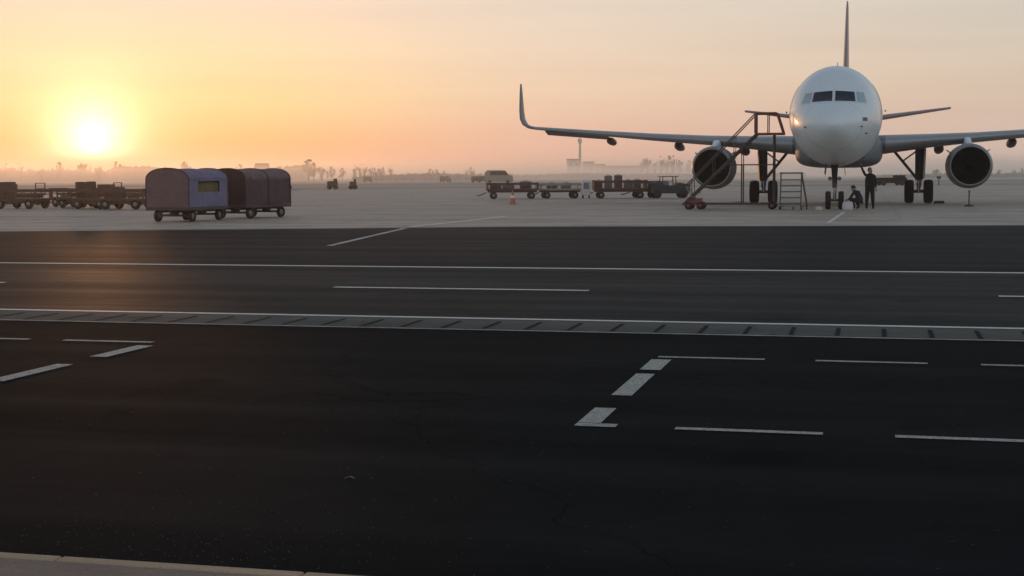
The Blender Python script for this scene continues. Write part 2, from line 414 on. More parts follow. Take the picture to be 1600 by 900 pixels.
sheet('ground', [(-3900, -300), (3900, -300), (3900, 3900), (-3900, 3900)], -.03, M['field'])
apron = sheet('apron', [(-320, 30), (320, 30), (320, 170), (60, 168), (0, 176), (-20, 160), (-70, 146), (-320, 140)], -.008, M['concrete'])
sheet('grass_strip', [(-60, 156), (-30, 159), (-24, 160), (-24, 166), (-60, 163)], -.004, M['leaf2'])
sheet('taxiway', [(-900, 205), (900, 198), (900, 232), (-900, 242)], -.012, M['concrete'])
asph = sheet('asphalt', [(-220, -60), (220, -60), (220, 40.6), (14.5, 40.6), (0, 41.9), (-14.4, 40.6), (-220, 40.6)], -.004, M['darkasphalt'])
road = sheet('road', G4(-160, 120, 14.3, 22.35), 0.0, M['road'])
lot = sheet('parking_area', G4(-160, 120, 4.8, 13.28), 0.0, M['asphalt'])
gut = sheet('drain_channel', G4(-160, 120, 13.28, 14.3), .002, M['gutter'])
def mark(name, a0, a1, b0, b1, parent, m='paint', z=.005):
    return sheet(name, G4(a0, a1, b0, b1), z, M[m], parent, kind=None)
mark('edge_line', -150, 110, 14.33, 14.45, road, 'brightpaint')
mark('edge_line', -150, 110, 22.31, 22.51, road, 'brightpaint')
for k in range(-8, 9):
    mark('lane_dash', -7.0 + 8.53 * k, -3.5 + 8.53 * k, 18.07, 18.21, road, 'brightpaint')
for k in range(-28, 22):
    a = -.27 + .421 * k
    mark('drain_slot', a - .022, a + .022, 13.42, 14.1, gut, 'slot', .006)
mark('channel_joint', -150, 110, 13.285, 13.33, gut, 'faint', .006)
# parking box right: dashes at b=11.6 and 8.3, uprights at a=-1.6
for k in range(0, 7):
    mark('parking_dash', -1.66 + 1.26 * k, -.80 + 1.26 * k - (.0 if k else 0), 11.56, 11.64, lot)
    mark('parking_dash', -1.09 + 1.25 * k, -.24 + 1.25 * k, 8.28, 8.36, lot)
mark('parking_dash', -1.69, -1.53, 10.80, 11.43, lot)
mark('parking_dash', -1.68, -1.54, 9.50, 10.58, lot)
mark('parking_dash', -1.69, -1.55, 8.40, 8.96, lot)
mark('parking_dash', -1.69, -1.44, 8.28, 8.385, lot)
# parking box left
for k in range(0, 4):
    mark('parking_dash', -7.19 - 1.26 * k, -6.27 - 1.26 * k - .02, 11.70, 11.79, lot)
mark('parking_dash', -6.31, -6.15, 10.69, 11.50, lot)
mark('parking_dash', -6.32, -6.17, 9.25, 10.21, lot)
mark('parking_dash', -6.32, -6.17, 7.9, 8.8, lot)
# faint diagonal line running onto the apron, and lead-in line
def strip(name, pts, w, z, m, parent=None):
    mb = MB()
    for (x0, y0), (x1, y1) in zip(pts[:-1], pts[1:]):
        d = Vector((x1 - x0, y1 - y0, 0)).normalized(); n = Vector((-d.y, d.x, 0)) * w / 2
        mb.add([Vector((x0, y0, z)) - n, Vector((x1, y1, z)) - n, Vector((x1, y1, z)) + n, Vector((x0, y0, z)) + n], [(0, 1, 2, 3)])
    return mb.build(name, M[m], parent)
strip('guide_line', [(-3.94, 30.95), (-3.06, 41.2)], .16, .002, 'faint', asph)
strip('guide_line', [(-3.04, 42.2), (-1.6, 47.2), (-.22, 52.5)], .24, .0, 'brightpaint', apron)
strip('guide_line', [(12.9, 55.6), (9.6, 43.5)], .12, .0, 'brightpaint', apron)
strip('guide_line', [(-13.6, 42.2), (-7.5, 42.3), (-3.2, 42.6)], .2, .0, 'brightpaint', apron)
strip('guide_line', [(-40, 46.5), (-12, 43.2), (-4, 42.6)], .16, .0, 'brightpaint', apron)
strip('guide_line', [(-60, 60), (-25, 58), (-2, 60), (30, 58)], .2, .0, 'brightpaint', apron)
strip('guide_line', [(-8, 118), (40, 112), (90, 104)], .5, .0, 'brightpaint', apron)
strip('guide_line', [(-70, 106), (-8, 104), (25, 100)], .45, .0, 'brightpaint', apron)
# expansion joints of the apron slabs
for k in range(-10, 16):
    a = k * 7.5 + 1
    p, q_ = grid(a, 48), grid(a, 150)
    strip('slab_joint', [(p.x, p.y), (q_.x, q_.y)], .03, -.002, 'joint', apron)
for k in range(0, 10):
    b = 50 + k * 9.0
    p, q_ = grid(-90, b), grid(110, b)
    strip('slab_joint', [(p.x, p.y), (q_.x, q_.y)], .06, -.002, 'joint', apron)
# kerb and pavement in the near left corner
mb = MB()
for k in range(-26, 22):
    p = [tuple(grid(a, b, -.01)) for a, b in ((k * 1.0 + .004, 4.785), (k * 1.0 + .996, 4.785), (k * 1.0 + .996, 4.85), (k * 1.0 + .004, 4.85))]
    mb.prism(p, (0, 0, .05))
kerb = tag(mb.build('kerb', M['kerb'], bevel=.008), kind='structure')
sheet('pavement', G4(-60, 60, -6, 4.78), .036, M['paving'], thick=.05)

# ------------------------------------------------------------------ aircraft
YAW = .2425
PLANE = (12.360 - .05 - 17.7 * .0033, 54.907)
def P(s, t):     # aircraft frame -> world ground coordinates
    return Vector((PLANE[0] + t * math.sin(YAW) + s * math.cos(YAW), PLANE[1] + t * math.cos(YAW) - s * math.sin(YAW), 0))

def pchip(tab, x):
    xs = [a for a, _ in tab]; ys = [b for _, b in tab]
    if x <= xs[0]: return ys[0]
    if x >= xs[-1]: return ys[-1]
    n = len(xs); d = [(ys[i + 1] - ys[i]) / (xs[i + 1] - xs[i]) for i in range(n - 1)]
    def m(i):
        if i == 0: return d[0]
        if i == n - 1: return d[-1]
        return 0 if d[i - 1] * d[i] <= 0 else 2 * d[i - 1] * d[i] / (d[i - 1] + d[i])
    i = max(k for k in range(n - 1) if xs[k] <= x); h = xs[i + 1] - xs[i]; t = (x - xs[i]) / h
    return ((2*t**3-3*t**2+1)*ys[i] + (t**3-2*t**2+t)*h*m(i) + (-2*t**3+3*t**2)*ys[i+1] + (t**3-t**2)*h*m(i+1))
TOPT = [(0, 0), (.1, .25), (.4, .53), (.9, .80), (1.5, 1.12), (2.0, 1.46), (2.6, 1.95), (3.2, 2.27), (4, 2.48), (5, 2.57), (6, 2.60)]
TOPT = [(math.sqrt(a), b) for a, b in TOPT]
def f_top(t):
    if t < 6: return 3.35 + pchip(TOPT, math.sqrt(t))
    return pchip([(6, 5.95), (26, 5.95), (31, 5.90), (35, 5.78), (37.5, 5.5)], t)
def f_bot(t):
    if t < 6: return 3.35 - 1.53 * (1 - (1 - t / 6) ** 2.4) ** .6
    return pchip([(6, 1.82), (23, 1.82), (26, 2.05), (30, 2.9), (34, 4.0), (37.5, 5.0)], t)
def f_hw(t):
    if t < 6: return 1.89 * (1 - (1 - t / 6) ** 2.3) ** .6
    return pchip([(6, 1.89), (24, 1.89), (28, 1.82), (32, 1.35), (35, .85), (37.5, .2)], t)
def f_c(t):
    if t < 5: return pchip([(0, 3.35), (2, 3.55), (5, 3.88)], t)
    return pchip([(5, 3.88), (24, 3.88), (32, 4.55), (37.5, 5.25)], t)
def inside(s, t, z):
    if t <= 0: return False
    c = f_c(t); h = (f_top(t) - c) if z > c else (c - f_bot(t)); w = f_hw(t)
    return (s / w) ** 2 + ((z - c) / max(h, 1e-6)) ** 2 <= 1
def surf_t(s, z):
    lo, hi = 0.0, 8.0
    for _ in range(40):
        m = (lo + hi) / 2
        if inside(s, m, z): hi = m
        else: lo = m
    return hi

jet = empty('airliner', (PLANE[0], PLANE[1], 0), -YAW,
            'large white twin engine passenger jet parked nose toward the viewer on the apron', 'airplane')
rings = []
ts = [.002, .01, .03, .06, .1, .16, .24, .34, .46, .6, .76, .94, 1.14, 1.36, 1.6, 1.85, 2.1, 2.35, 2.6, 2.85, 3.1, 3.4, 3.7, 4.1, 4.6, 5.2, 6, 8, 12, 16, 20, 23, 24.5, 26, 27.5, 29, 30.5, 32, 33.5, 35, 36.2, 37, 37.5]
for t in ts:
    c = f_c(t); w = f_hw(t); hu = f_top(t) - c; hd = c - f_bot(t); r = []
    for k in range(72):
        a = 2 * math.pi * k / 72; x = math.cos(a) * w; y = math.sin(a); r.append((x, t, c + y * (hu if y > 0 else hd)))
    rings.append(r)
fus = MB().loft(rings).build('fuselage', M['white'], jet)

def patch(poly_sz, off=.015, n=6, side=None):
    """poly in (s,z) front view, four corners; draped over the nose"""
    a, b, c, d = [Vector((p[0], p[1])) for p in poly_sz]
    vs = []
    for i in range(n + 1):
        for j in range(n + 1):
            u, v = i / n, j / n
            p = (a * (1 - u) + b * u) * (1 - v) + (d * (1 - u) + c * u) * v
            t = surf_t(p.x, p.y)
            e = .01
            gx = surf_t(p.x + e, p.y) - surf_t(p.x - e, p.y); gz = surf_t(p.x, p.y + e) - surf_t(p.x, p.y - e)
            nr = Vector((gx / (2 * e), -1, gz / (2 * e))).normalized()
            vs.append(Vector((p.x, t, p.y)) + nr * off)
    fs = [(i * (n + 1) + j, (i + 1) * (n + 1) + j, (i + 1) * (n + 1) + j + 1, i * (n + 1) + j + 1) for i in range(n) for j in range(n)]
    return MB().add(vs, fs, True)
W = [[(.055, 4.38), (.84, 4.36), (.78, 4.76), (.055, 4.80)], [(.92, 4.36), (1.27, 4.34), (1.14, 4.74), (.86, 4.76)], [(1.31, 4.35), (1.47, 4.37), (1.34, 4.70), (1.18, 4.73)]][:2]
for sgn in (-1, 1):
    for iw, wdw in enumerate(W):
        wdw = [(x * .98, z - .08) for x, z in wdw]
        pl = [(sgn * x, z) for x, z in wdw]
        patch([(sgn * (x + (.035 if i in (1, 2) else -.035)), z + (.035 if i > 1 else -.035)) for i, (x, z) in enumerate(wdw)], .008).build('window_frame', M['white'], fus)
        patch(pl, .018).build('cockpit_window', M['glass' if iw == 0 else 'paleglass'], fus)
for s_, z_ in ((1.05, 3.30), (-1.05, 3.30), (1.22, 3.05)):
    t_ = surf_t(s_, z_)
    mb = MB(); mb.cyl((s_, t_ + .02, z_), (s_ * 1.05, t_ - .06, z_), .025, n=8); mb.cyl((s_ * 1.05, t_ - .06, z_), (s_ * 1.05, t_ - .22, z_), .018, .01, n=8)
    mb.build('pitot_probe', M['strut'], fus)
patch([(1.12, 3.52), (1.28, 3.52), (1.28, 3.66), (1.12, 3.66)], .012, 3).build('sensor_plate', M['strut'], fus)
MB().prism([(-.012, 8.0, 5.9), (-.012, 8.5, 5.9), (-.012, 8.42, 6.28), (-.012, 8.18, 6.30)], (.024, 0, 0)).build('antenna', M['fairing'], fus)
MB().prism([(-.012, 6.2, 1.9), (-.012, 6.6, 1.9), (-.012, 6.5, 1.6), (-.012, 6.3, 1.6)], (.024, 0, 0)).build('antenna', M['fairing'], fus)
# forward service doors, slightly proud of the skin
for sgn in (-1, 1):
    rr = []
    vs = []; n = 10
    for i in range(n + 1):
        for j in range(4):
            z = 3.28 + 1.85 * i / n; t = 4.75 + .85 * j / 3
            c = f_c(t); h = (f_top(t) - c) if z > c else (c - f_bot(t))
            x = f_hw(t) * math.sqrt(max(0, 1 - ((z - c) / h) ** 2)) + .012
            vs.append((sgn * x, t, z))
    dr = MB().add(vs, [(i * 4 + j, i * 4 + j + 1, (i + 1) * 4 + j + 1, (i + 1) * 4 + j) for i in range(n) for j in range(3)], True).build('door', M['white'], jet)
    MB().box((sgn * 2.0, 5.15, 4.05), (.05, .3, .06)).build('handle', M['strut'], dr)
# skin joints round the nose and forward fuselage, wipers
for t in (1.28, 4.05, 7.2):
    c = f_c(t); w = f_hw(t); hu = f_top(t) - c; hd = c - f_bot(t)
    pts = []
    for k in range(73):
        a = 2 * math.pi * k / 72; y = math.sin(a); pts.append((math.cos(a) * (w - .001), t, c + y * ((hu if y > 0 else hd) - .001)))
    MB().tube(pts, .004, 5).build('panel_joint', M['joint'], fus)
for sgn in (-1, 1):
    pp = []
    for u in range(6):
        x = sgn * (.10 + .09 * u); z = 4.30 + .055 * u; pp.append((x, surf_t(x, z) - .035, z))
    MB().tube(pp, .010, 6).build('wiper', M['dark'], fus)
# belly fairing
rings = []
for t, w, zb, zt in ((9.6, 1.2, 1.95, 2.6), (10.2, 1.7, 1.84, 3.0), (11.2, 1.92, 1.80, 3.3), (13, 2.0, 1.76, 3.4), (17, 2.02, 1.76, 3.4), (19.5, 1.95, 1.82, 3.3), (21.5, 1.6, 1.80, 3.0), (22.6, 1.1, 1.95, 2.6)):
    r = []
    for k in range(48):
        a = 2 * math.pi * k / 48; ca, sa = math.cos(a), math.sin(a); e = .55
        x = w * math.copysign(abs(ca) ** e, ca); z = (zb + zt) / 2 + (zt - zb) / 2 * math.copysign(abs(sa) ** e, sa)
        r.append((x, t, z))
    rings.append(r)
MB().loft(rings).build('belly_fairing', M['fairing'], jet)
# wings
def airfoil(n=14):
    up = []; lo = []
    for i in range(n + 1):
        x = (1 - math.cos(math.pi * i / n)) / 2
        y = 5 * (.2969 * math.sqrt(x) - .126 * x - .3516 * x * x + .2843 * x ** 3 - .1036 * x ** 4)
        up.append((x, y)); lo.append((x, -y))
    return up + lo[1:-1][::-1]
AF = airfoil()
def section(s, le, chord, z, thick, cant=0, inc=0):
    """one airfoil ring; cant tilts the thickness direction inboard, inc = nose-up incidence (deg)"""
    r = []; ca, sa = math.cos(R(cant)), math.sin(R(cant)); ci, si = math.cos(R(inc)), math.sin(R(inc))
    sg = 1 if s > 0 else -1
    for x, y in AF:
        tt = x * chord; hh = y * thick * chord + .012 * chord * math.sin(math.pi * x)
        t2 = tt * ci + hh * si; h2 = hh * ci - tt * si
        r.append((s - sg * h2 * sa, le + t2, z + h2 * ca))
    return r
for sg in (-1, 1):
    st = [(1.2, 11.5, 7.2, 2.80, .135, 0, 3), (2.1, 12.0, 6.7, 2.87, .13, 0, 2.6), (4.2, 13.25, 5.3, 3.02, .12, 0, 2), (6.4, 14.5, 4.15, 3.16, .115, 0, 1.2),
          (9.5, 16.3, 3.35, 3.40, .11, 0, .8), (13, 18.4, 2.45, 3.72, .105, 0, .4), (16.4, 20.35, 1.65, 4.05, .10, 0, 0)]
    wg = MB().loft([section(sg * s, le, c, z, th, ca, inc) for s, le, c, z, th, ca, inc in st]).build('wing', M['wing'], jet)
    st2 = [(16.41, 20.36, 1.64, 4.05, .10, 5, 0), (16.8, 20.65, 1.55, 4.12, .10, 20, 0), (17.15, 20.95, 1.45, 4.30, .10, 48, 0), (17.35, 21.2, 1.32, 4.62, .10, 72, 0), (17.45, 21.5, 1.12, 5.1, .10, 82, 0), (17.62, 22.3, .7, 6.1, .10, 84, 0), (17.70, 22.75, .38, 6.62, .09, 84, 0)]
    MB().loft([section(sg * s, le, c, z, th, ca, inc) for s, le, c, z, th, ca, inc in st2]).build('sharklet', M['wing'], jet)
    # slats: bright leading edge strip
    sl = MB()
    rr = []
    for s, le, c, z, th, ca, inc in st[1:]:
        full = section(sg * s, le, c, z, th, ca, inc)
        n = len(full); up = full[0:5]; lo = full[-3:]
        ring = lo + up
        cen = Vector(full[0]) + Vector((0, .1 * c, 0))
        rr.append([Vector(p) + (Vector(p) - cen).normalized() * .008 for p in ring])
    for i in range(len(rr) - 1):
        m_ = len(rr[0])
        sl.add(rr[i] + rr[i + 1], [(k, k + 1, m_ + k + 1, m_ + k) for k in range(m_ - 1)], True)
    sl.build('slat', M['slat'], wg)
    # drooped aileron
    al = MB()
    r0 = []
    for s in (12.2, 15.9):
        le = 14.5 + (s - 6.4) * (20.35 - 14.5) / 10; f = (s - 6.4) / 10; c = 4.15 + (1.65 - 4.15) * f; z = 3.16 + .89 * f
        te = le + c
        r0.append([(sg * s, te - .75, z - .0), (sg * s, te - .05, z - .26), (sg * s, te - .02, z - .30), (sg * s, te - .75, z - .14)])
    al.loft(r0, smooth=False).build('aileron', M['wing'], wg)
    # flap track fairings
    for s, z, t0, ln, rad in ((4.7, 2.72, 16.2, 3.0, .24), (8.2, 3.0, 17.6, 2.9, .23), (12.0, 3.33, 18.9, 2.5, .20)):
        MB().lathe((sg * s, t0, z), (0, 1, -.06), [(0, .01), (.12, rad * .5), (.4, rad * .85), (1.0, rad), (1.7, rad * .85), (ln - .3, rad * .4), (ln, .02)], 20).build('flap_fairing', M['geardoor'], wg)
    # horizontal stabiliser
    hs = [(.3, 30.9, 4.2, 4.55, .11), (2.0, 32.2, 3.3, 4.78, .10), (6.2, 35.2, 1.35, 5.42, .10)]
    MB().loft([section(sg * s, le, c, z, th) for s, le, c, z, th in hs]).build('stabiliser', M['fin'], jet)
    # engine
    en = empty('engine', (5.80 if sg > 0 else -5.75, 11.3, 1.80)); en.scale = (.93, 1, .93); en.parent = jet
    MB().lathe((0, 0, 0), (0, 1, 0), [(-.02, .90), (-.035, .93), (-.02, .965), (.05, 1.0), (.14, 1.03)], 64).build('intake_lip', M['lip'], en)
    MB().lathe((0, 0, 0), (0, 1, 0), [(.14, 1.03), (.4, 1.07), (.9, 1.10), (1.6, 1.09), (2.4, 1.02), (3.0, .88), (3.02, .80), (2.4, .78)], 64).build('cowling', M['cowl'], en)
    MB().lathe((0, 0, 0), (0, 1, 0), [(-.02, .90), (.05, .865), (.3, .84), (1.0, .86), (2.3, .86)], 64).build('intake_duct', M['duct'], en)
    MB().lathe((0, 0, 0), (0, 1, 0), [(2.2, .62), (3.2, .55), (4.1, .38), (4.6, .08), (4.9, .01)], 40).build('exhaust_core', M['strut'], en)
    fb = MB()
    for k in range(36):
        a = 2 * math.pi * k / 36
        rings_ = []
        for rr_, tw, ch in ((.22, 25, .16), (.5, 45, .2), (.855, 62, .24)):
            pts = []
            for u in (-.5, .5):
                yy = .9 + u * ch * math.cos(R(tw)); dd = u * ch * math.sin(R(tw))
                pts.append(Vector((math.cos(a) * rr_ - math.sin(a) * dd, yy, math.sin(a) * rr_ + math.cos(a) * dd)))
            rings_.append(pts)
        for i in range(2):
            fb.add([rings_[i][0], rings_[i][1], rings_[i + 1][1], rings_[i + 1][0]], [(0, 1, 2, 3)], True)
    fb.lathe((0, 0, 0), (0, 1, 0), [(1.1, .0), (1.1, .86)], 40)
    fn = fb.build('fan', M['fan'], en); 
    MB().lathe((0, 0, 0), (0, 1, 0), [(.42, .005), (.5, .07), (.65, .15), (.85, .22), (.95, .24)], 24).build('spinner', M['duct'], en)
    for a in (38, 142):
        ca, sa = math.cos(R(a)), math.sin(R(a))
        MB().prism([(ca * 1.05, .9, sa * 1.05), (ca * 1.05, 1.9, sa * 1.05), (ca * 1.32, 1.8, sa * 1.32), (ca * 1.28, 1.35, sa * 1.28)], (.03 * -sa, 0, .03 * ca)).build('strake', M['cowl'], en)
    py = []
    for t, w, z0, z1 in ((.9, .10, .95, 1.12), (1.5, .20, .9, 1.36), (2.4, .24, .8, 1.42), (3.6, .22, .6, 1.42), (5.0, .12, .9, 1.3)):
        py.append([(-w, t, z0), (w, t, z0), (w * .8, t, (z0 + z1) / 2), (w * .45, t, z1), (-w * .45, t, z1), (-w * .8, t, (z0 + z1) / 2)])
    MB().loft(py).build('pylon', M['white'], en)
# fin
rings = []
for z, le, ch, w in ((5.6, 28.6, 6.4, .24), (6.4, 29.9, 5.6, .21), (9.2, 32.3, 3.9, .14), (11.6, 34.4, 2.5, .08), (12.02, 34.95, 2.0, .05)):
    r = []
    for x, y in AF: r.append((y * 2 * w, le + x * ch, z))
    rings.append(r)
MB().loft(rings).build('fin', M['fin'], jet)

def wheel(parent, c, r, w, rim=.5, name='wheel', n=28, fine=True):
    """wheel whose axle lies along local x"""
    wb = MB().lathe(c, (1, 0, 0), [(-w / 2 * .6, r * rim), (-w / 2, r * (rim + .12)), (-w / 2, r * .86), (-w / 2 * .72, r * .97), (0, r), (w / 2 * .72, r * .97), (w / 2, r * .86), (w / 2, r * (rim + .12)), (w / 2 * .6, r * rim)], n)
    o = wb.build(name, M['tyre'], parent)
    hb = MB().lathe(c, (1, 0, 0), [(-w / 2 * .62, .001), (-w / 2 * .7, r * .15), (-w / 2 * .35, r * .25), (-w / 2 * .6, r * rim), (w / 2 * .6, r * rim), (w / 2 * .35, r * .25), (w / 2 * .7, r * .15), (w / 2 * .62, .001)], n)
    hb.build('rim', M['hub'], o)
    return o
for sg in (-1, 1):
    gr = empty('main_gear', (sg * 3.795, 17.71, 0)); gr.parent = jet
    MB().cyl((0, 0, 1.15), (sg * .02, -.25, 2.9), .19, .22, 20).build('strut', M['strut'], gr)
    MB().cyl((0, 0, .56), (0, 0, 1.25), .09, n=16).build('piston', M['chrome'], gr)
    MB().cyl((-.62, 0, .585), (.62, 0, .585), .08, n=14).build('axle', M['strut'], gr)
    MB().bar((-sg * .05, -.1, 1.15), (-sg * 1.18, -.2, 2.55), .11, .13).build('side_brace', M['strut'], gr)
    MB().cyl((-sg * .1, -.1, 2.6), (-sg * .78, -.15, 2.08), .04, n=10).build('lock_stay', M['strut'], gr)
    tl = MB(); tl.bar((0, .17, 1.25), (0, .42, .95), .22, .05); tl.bar((0, .42, .95), (0, .12, .62), .18, .05); tl.build('torque_link', M['strut'], gr)
    MB().prism([(sg * .14, -.35, 1.2), (sg * .26, .35, 1.2), (sg * .32, .5, 2.75), (sg * .20, -.6, 2.75)], (sg * .04, 0, 0)).build('gear_door', M['geardoor'], gr)
    MB().tube([(sg * .12, -.22, 2.5), (sg * .14, -.2, 1.5), (sg * .1, -.1, .8)], .018, 6).build('brake_hose', M['tyre'], gr)
    for x in (-.46, .46): wheel(gr, (x, 0, .583), .583, .44)
ng = empty('nose_gear', (0, 5.07, 0)); ng.parent = jet
MB().cyl((0, 0, .9), (0, .1, 2.1), .10, .12, 18).build('strut', M['strut'], ng)
MB().cyl((0, 0, .38), (0, 0, .95), .06, n=14).build('piston', M['chrome'], ng)
MB().cyl((-.30, 0, .385), (.30, 0, .385), .05, n=12).build('axle', M['strut'], ng)
b_ = MB(); b_.bar((.06, 0, 1.05), (.12, -.75, 1.95), .06); b_.bar((-.06, 0, 1.05), (-.12, -.75, 1.95), .06); b_.build('drag_brace', M['strut'], ng)
for x in (-.36, .36):
    MB().prism([(x, -.9, 1.93), (x, .9, 1.85), (x * 1.15, .75, 1.42), (x * 1.15, -.7, 1.5)], (.02, 0, 0)).build('gear_door', M['fairing'], ng)
for x in (-.19, .19):
    MB().lathe((x, -.16, 1.28), (0, -1, 0), [(-.08, .01), (-.06, .07), (.02, .085), (.03, .06), (.025, .0)], 16).build('landing_light', M['alu'], ng)
tl = MB(); tl.bar((0, .1, .95), (0, .3, .7), .14, .04); tl.bar((0, .3, .7), (0, .06, .45), .12, .04); tl.build('torque_link', M['strut'], ng)
for x in (-.265, .265): wheel(ng, (x, 0, .38), .38, .22)

# ------------------------------------------------------------------ access equipment at the jet
def inplane(name, s, t, rz=0, **k):
    p = P(s, t); return empty(name, (p.x, p.y, 0), -YAW + rz, k.get('label'), k.get('cat'), k.get('group'))
stn = inplane('access_stairs', 0, 4.75, label='tall rust coloured access stair with railed platform at the left side of the nose', cat='stairs')
WD = .95   # width along the aircraft axis
Zp = 3.2
MB().box((-2.68, WD / 2, Zp - .04), (1.2, WD, .09)).build('platform', M['redrail'], stn)
for y in (0, WD):
    rl = MB()
    rl.tube([(-3.27, y, Zp), (-3.27, y, 4.02), (-2.38, y, 4.02), (-2.12, y, Zp)], .042, 8)
    rl.cyl((-2.75, y, Zp), (-2.75, y, 4.02), .022, n=8)
    r2 = MB(); r2.cyl((-3.27, y, 4.02), (-6.2, y, .98), .026, n=8)
    for k in range(1, 4): r2.cyl((-3.27 - k * .88, y, 4.02 - k * .913), (-3.27 - k * .88, y, 3.16 - k * .92), .016, n=8)
    rl.build('platform_rail', M['redrail'], stn); r2.build('handrail', M['darksteel'], stn)
    MB().bar((-3.2, y, Zp - .02), (-6.3, y, .2), .04, .09).build('stringer', M['darksteel'], stn)
    po = MB(); po.cyl((-3.82, y, .2), (-3.82, y, 1.88), .03, n=8); po.cyl((-3.82, y, 1.88), (-3.82, y, 2.55), .02, n=8); po.build('post', M['darksteel'], stn)
    MB().cyl((-2.5, y, .2), (-2.5, y, Zp - .08), .03, n=8).build('post', M['darksteel'], stn)
    MB().cyl((-4.5, y, 1.88), (-2.5, y, 1.88), .022, n=8).build('cross_rail', M['darksteel'], stn)
    MB().bar((-6.1, y, .24), (-2.4, y, .24), .05, .07).build('base_rail', M['darksteel'], stn)
for k in range(14):
    f = (k + .5) / 14; MB().box((-3.27 - f * 3.0, WD / 2, Zp - .1 - f * 2.92), (.24, WD - .05, .03)).build('tread', M['darksteel'], stn)
MB().box((-5.85, WD / 2, .36), (.6, WD * .9, .22)).build('base_box', M['red'], stn, bevel=.03)
for x in (-6.05, -5.55, -2.55):
    for y in (-.03, WD + .03):
        o = MB().lathe((x, y, .16), (0, 1, 0), [(-.045, .001), (-.045, .12), (-.02, .16), (.02, .16), (.045, .12), (.045, .001)], 18).build('wheel', M['tyre'], stn)
        MB().lathe((x, y, .16), (0, 1, 0), [(-.05, .001), (-.05, .08), (.05, .08), (.05, .001)], 14).build('rim', M['red'], o)
db = MB(); db.tube([(-5.9, 0, .5), (-6.15, 0, .95), (-6.15, WD, .95), (-5.9, WD, .5)], .025, 8); db.build('tow_handle', M['alu'], stn)

# small maintenance steps beside the nose gear
sp = inplane('maintenance_steps', -1.75, 3.9, label='small five tread grey metal step stand left of the nose wheels', cat='steps')
for x in (-.42, .42):
    MB().bar((x, 0, .12), (x, .55, 1.5), .05, .07).build('stringer', M['steps'], sp)
    MB().bar((x * 1.0, .6, 1.5), (x + (.22 if x > 0 else -.05), 1.0, .12), .05).build('rear_leg', M['steps'], sp)
    MB().bar((x, 0, .14), (x + .1, 1.0, .14), .04).build('base_rail', M['steps'], sp)
for k in range(5):
    f = k / 5; MB().box((0, .04 + .5 * f + .05, .26 + 1.22 * f), (.84, .18, .045)).build('tread', M['steps'], sp)
MB().box((0, .68, 1.52), (.94, .42, .06)).build('top_platform', M['steps'], sp)
for x, y in ((-.44, .02), (.44, .02), (-.45, 1.0), (.62, 1.0), (.1, .3)):
    MB().lathe((x, y, .07), (1, 0, 0), [(-.025, .001), (-.025, .06), (0, .07), (.025, .06), (.025, .001)], 14).build('caster', M['tyre'], sp)

# chocks, stanchion
def chock(s, t, m, label, rz=0, sc_=.7):
    p = P(s, t)
    o = MB().prism([(-.35, -.12, 0), (-.35, .14, 0), (-.35, .05, .16), (-.35, -.02, .16)], (.7, 0, 0)).build('wheel_chock', M[m], bevel=.01)
    o.location = p; o.scale = (sc_, 1, .8); o.rotation_euler = (0, 0, -YAW + rz); tag(o, label, 'wheel chock'); return o
chock(-4.95, 16.9, 'pale', 'pale wheel chock on the apron left of the left main wheels')
chock(4.75, 17.0, 'dark', 'black wheel chock tucked against the outer right main wheel', .5)
chock(-.62, 4.6, 'pale', 'small light wheel chock just left of the nose wheels', .1, .4)
pst = P(5.72, 10.6)
ps = empty('stanchion', pst, 0, 'thin black post on a flat foot under the right engine', 'post')
MB().lathe((0, 0, 0), (0, 0, 1), [(0, .001), (0, .2), (.05, .19), (.08, .05), (.1, .03)], 20).build('foot', M['dark'], ps)
MB().cyl((0, 0, .08), (0, 0, .66), .028, .03, 12).build('pole', M['dark'], ps)
MB().lathe((0, 0, 0), (0, 0, 1), [(.64, .03), (.66, .05), (.69, .05), (.71, .001)], 12).build('cap', M['dark'], ps)

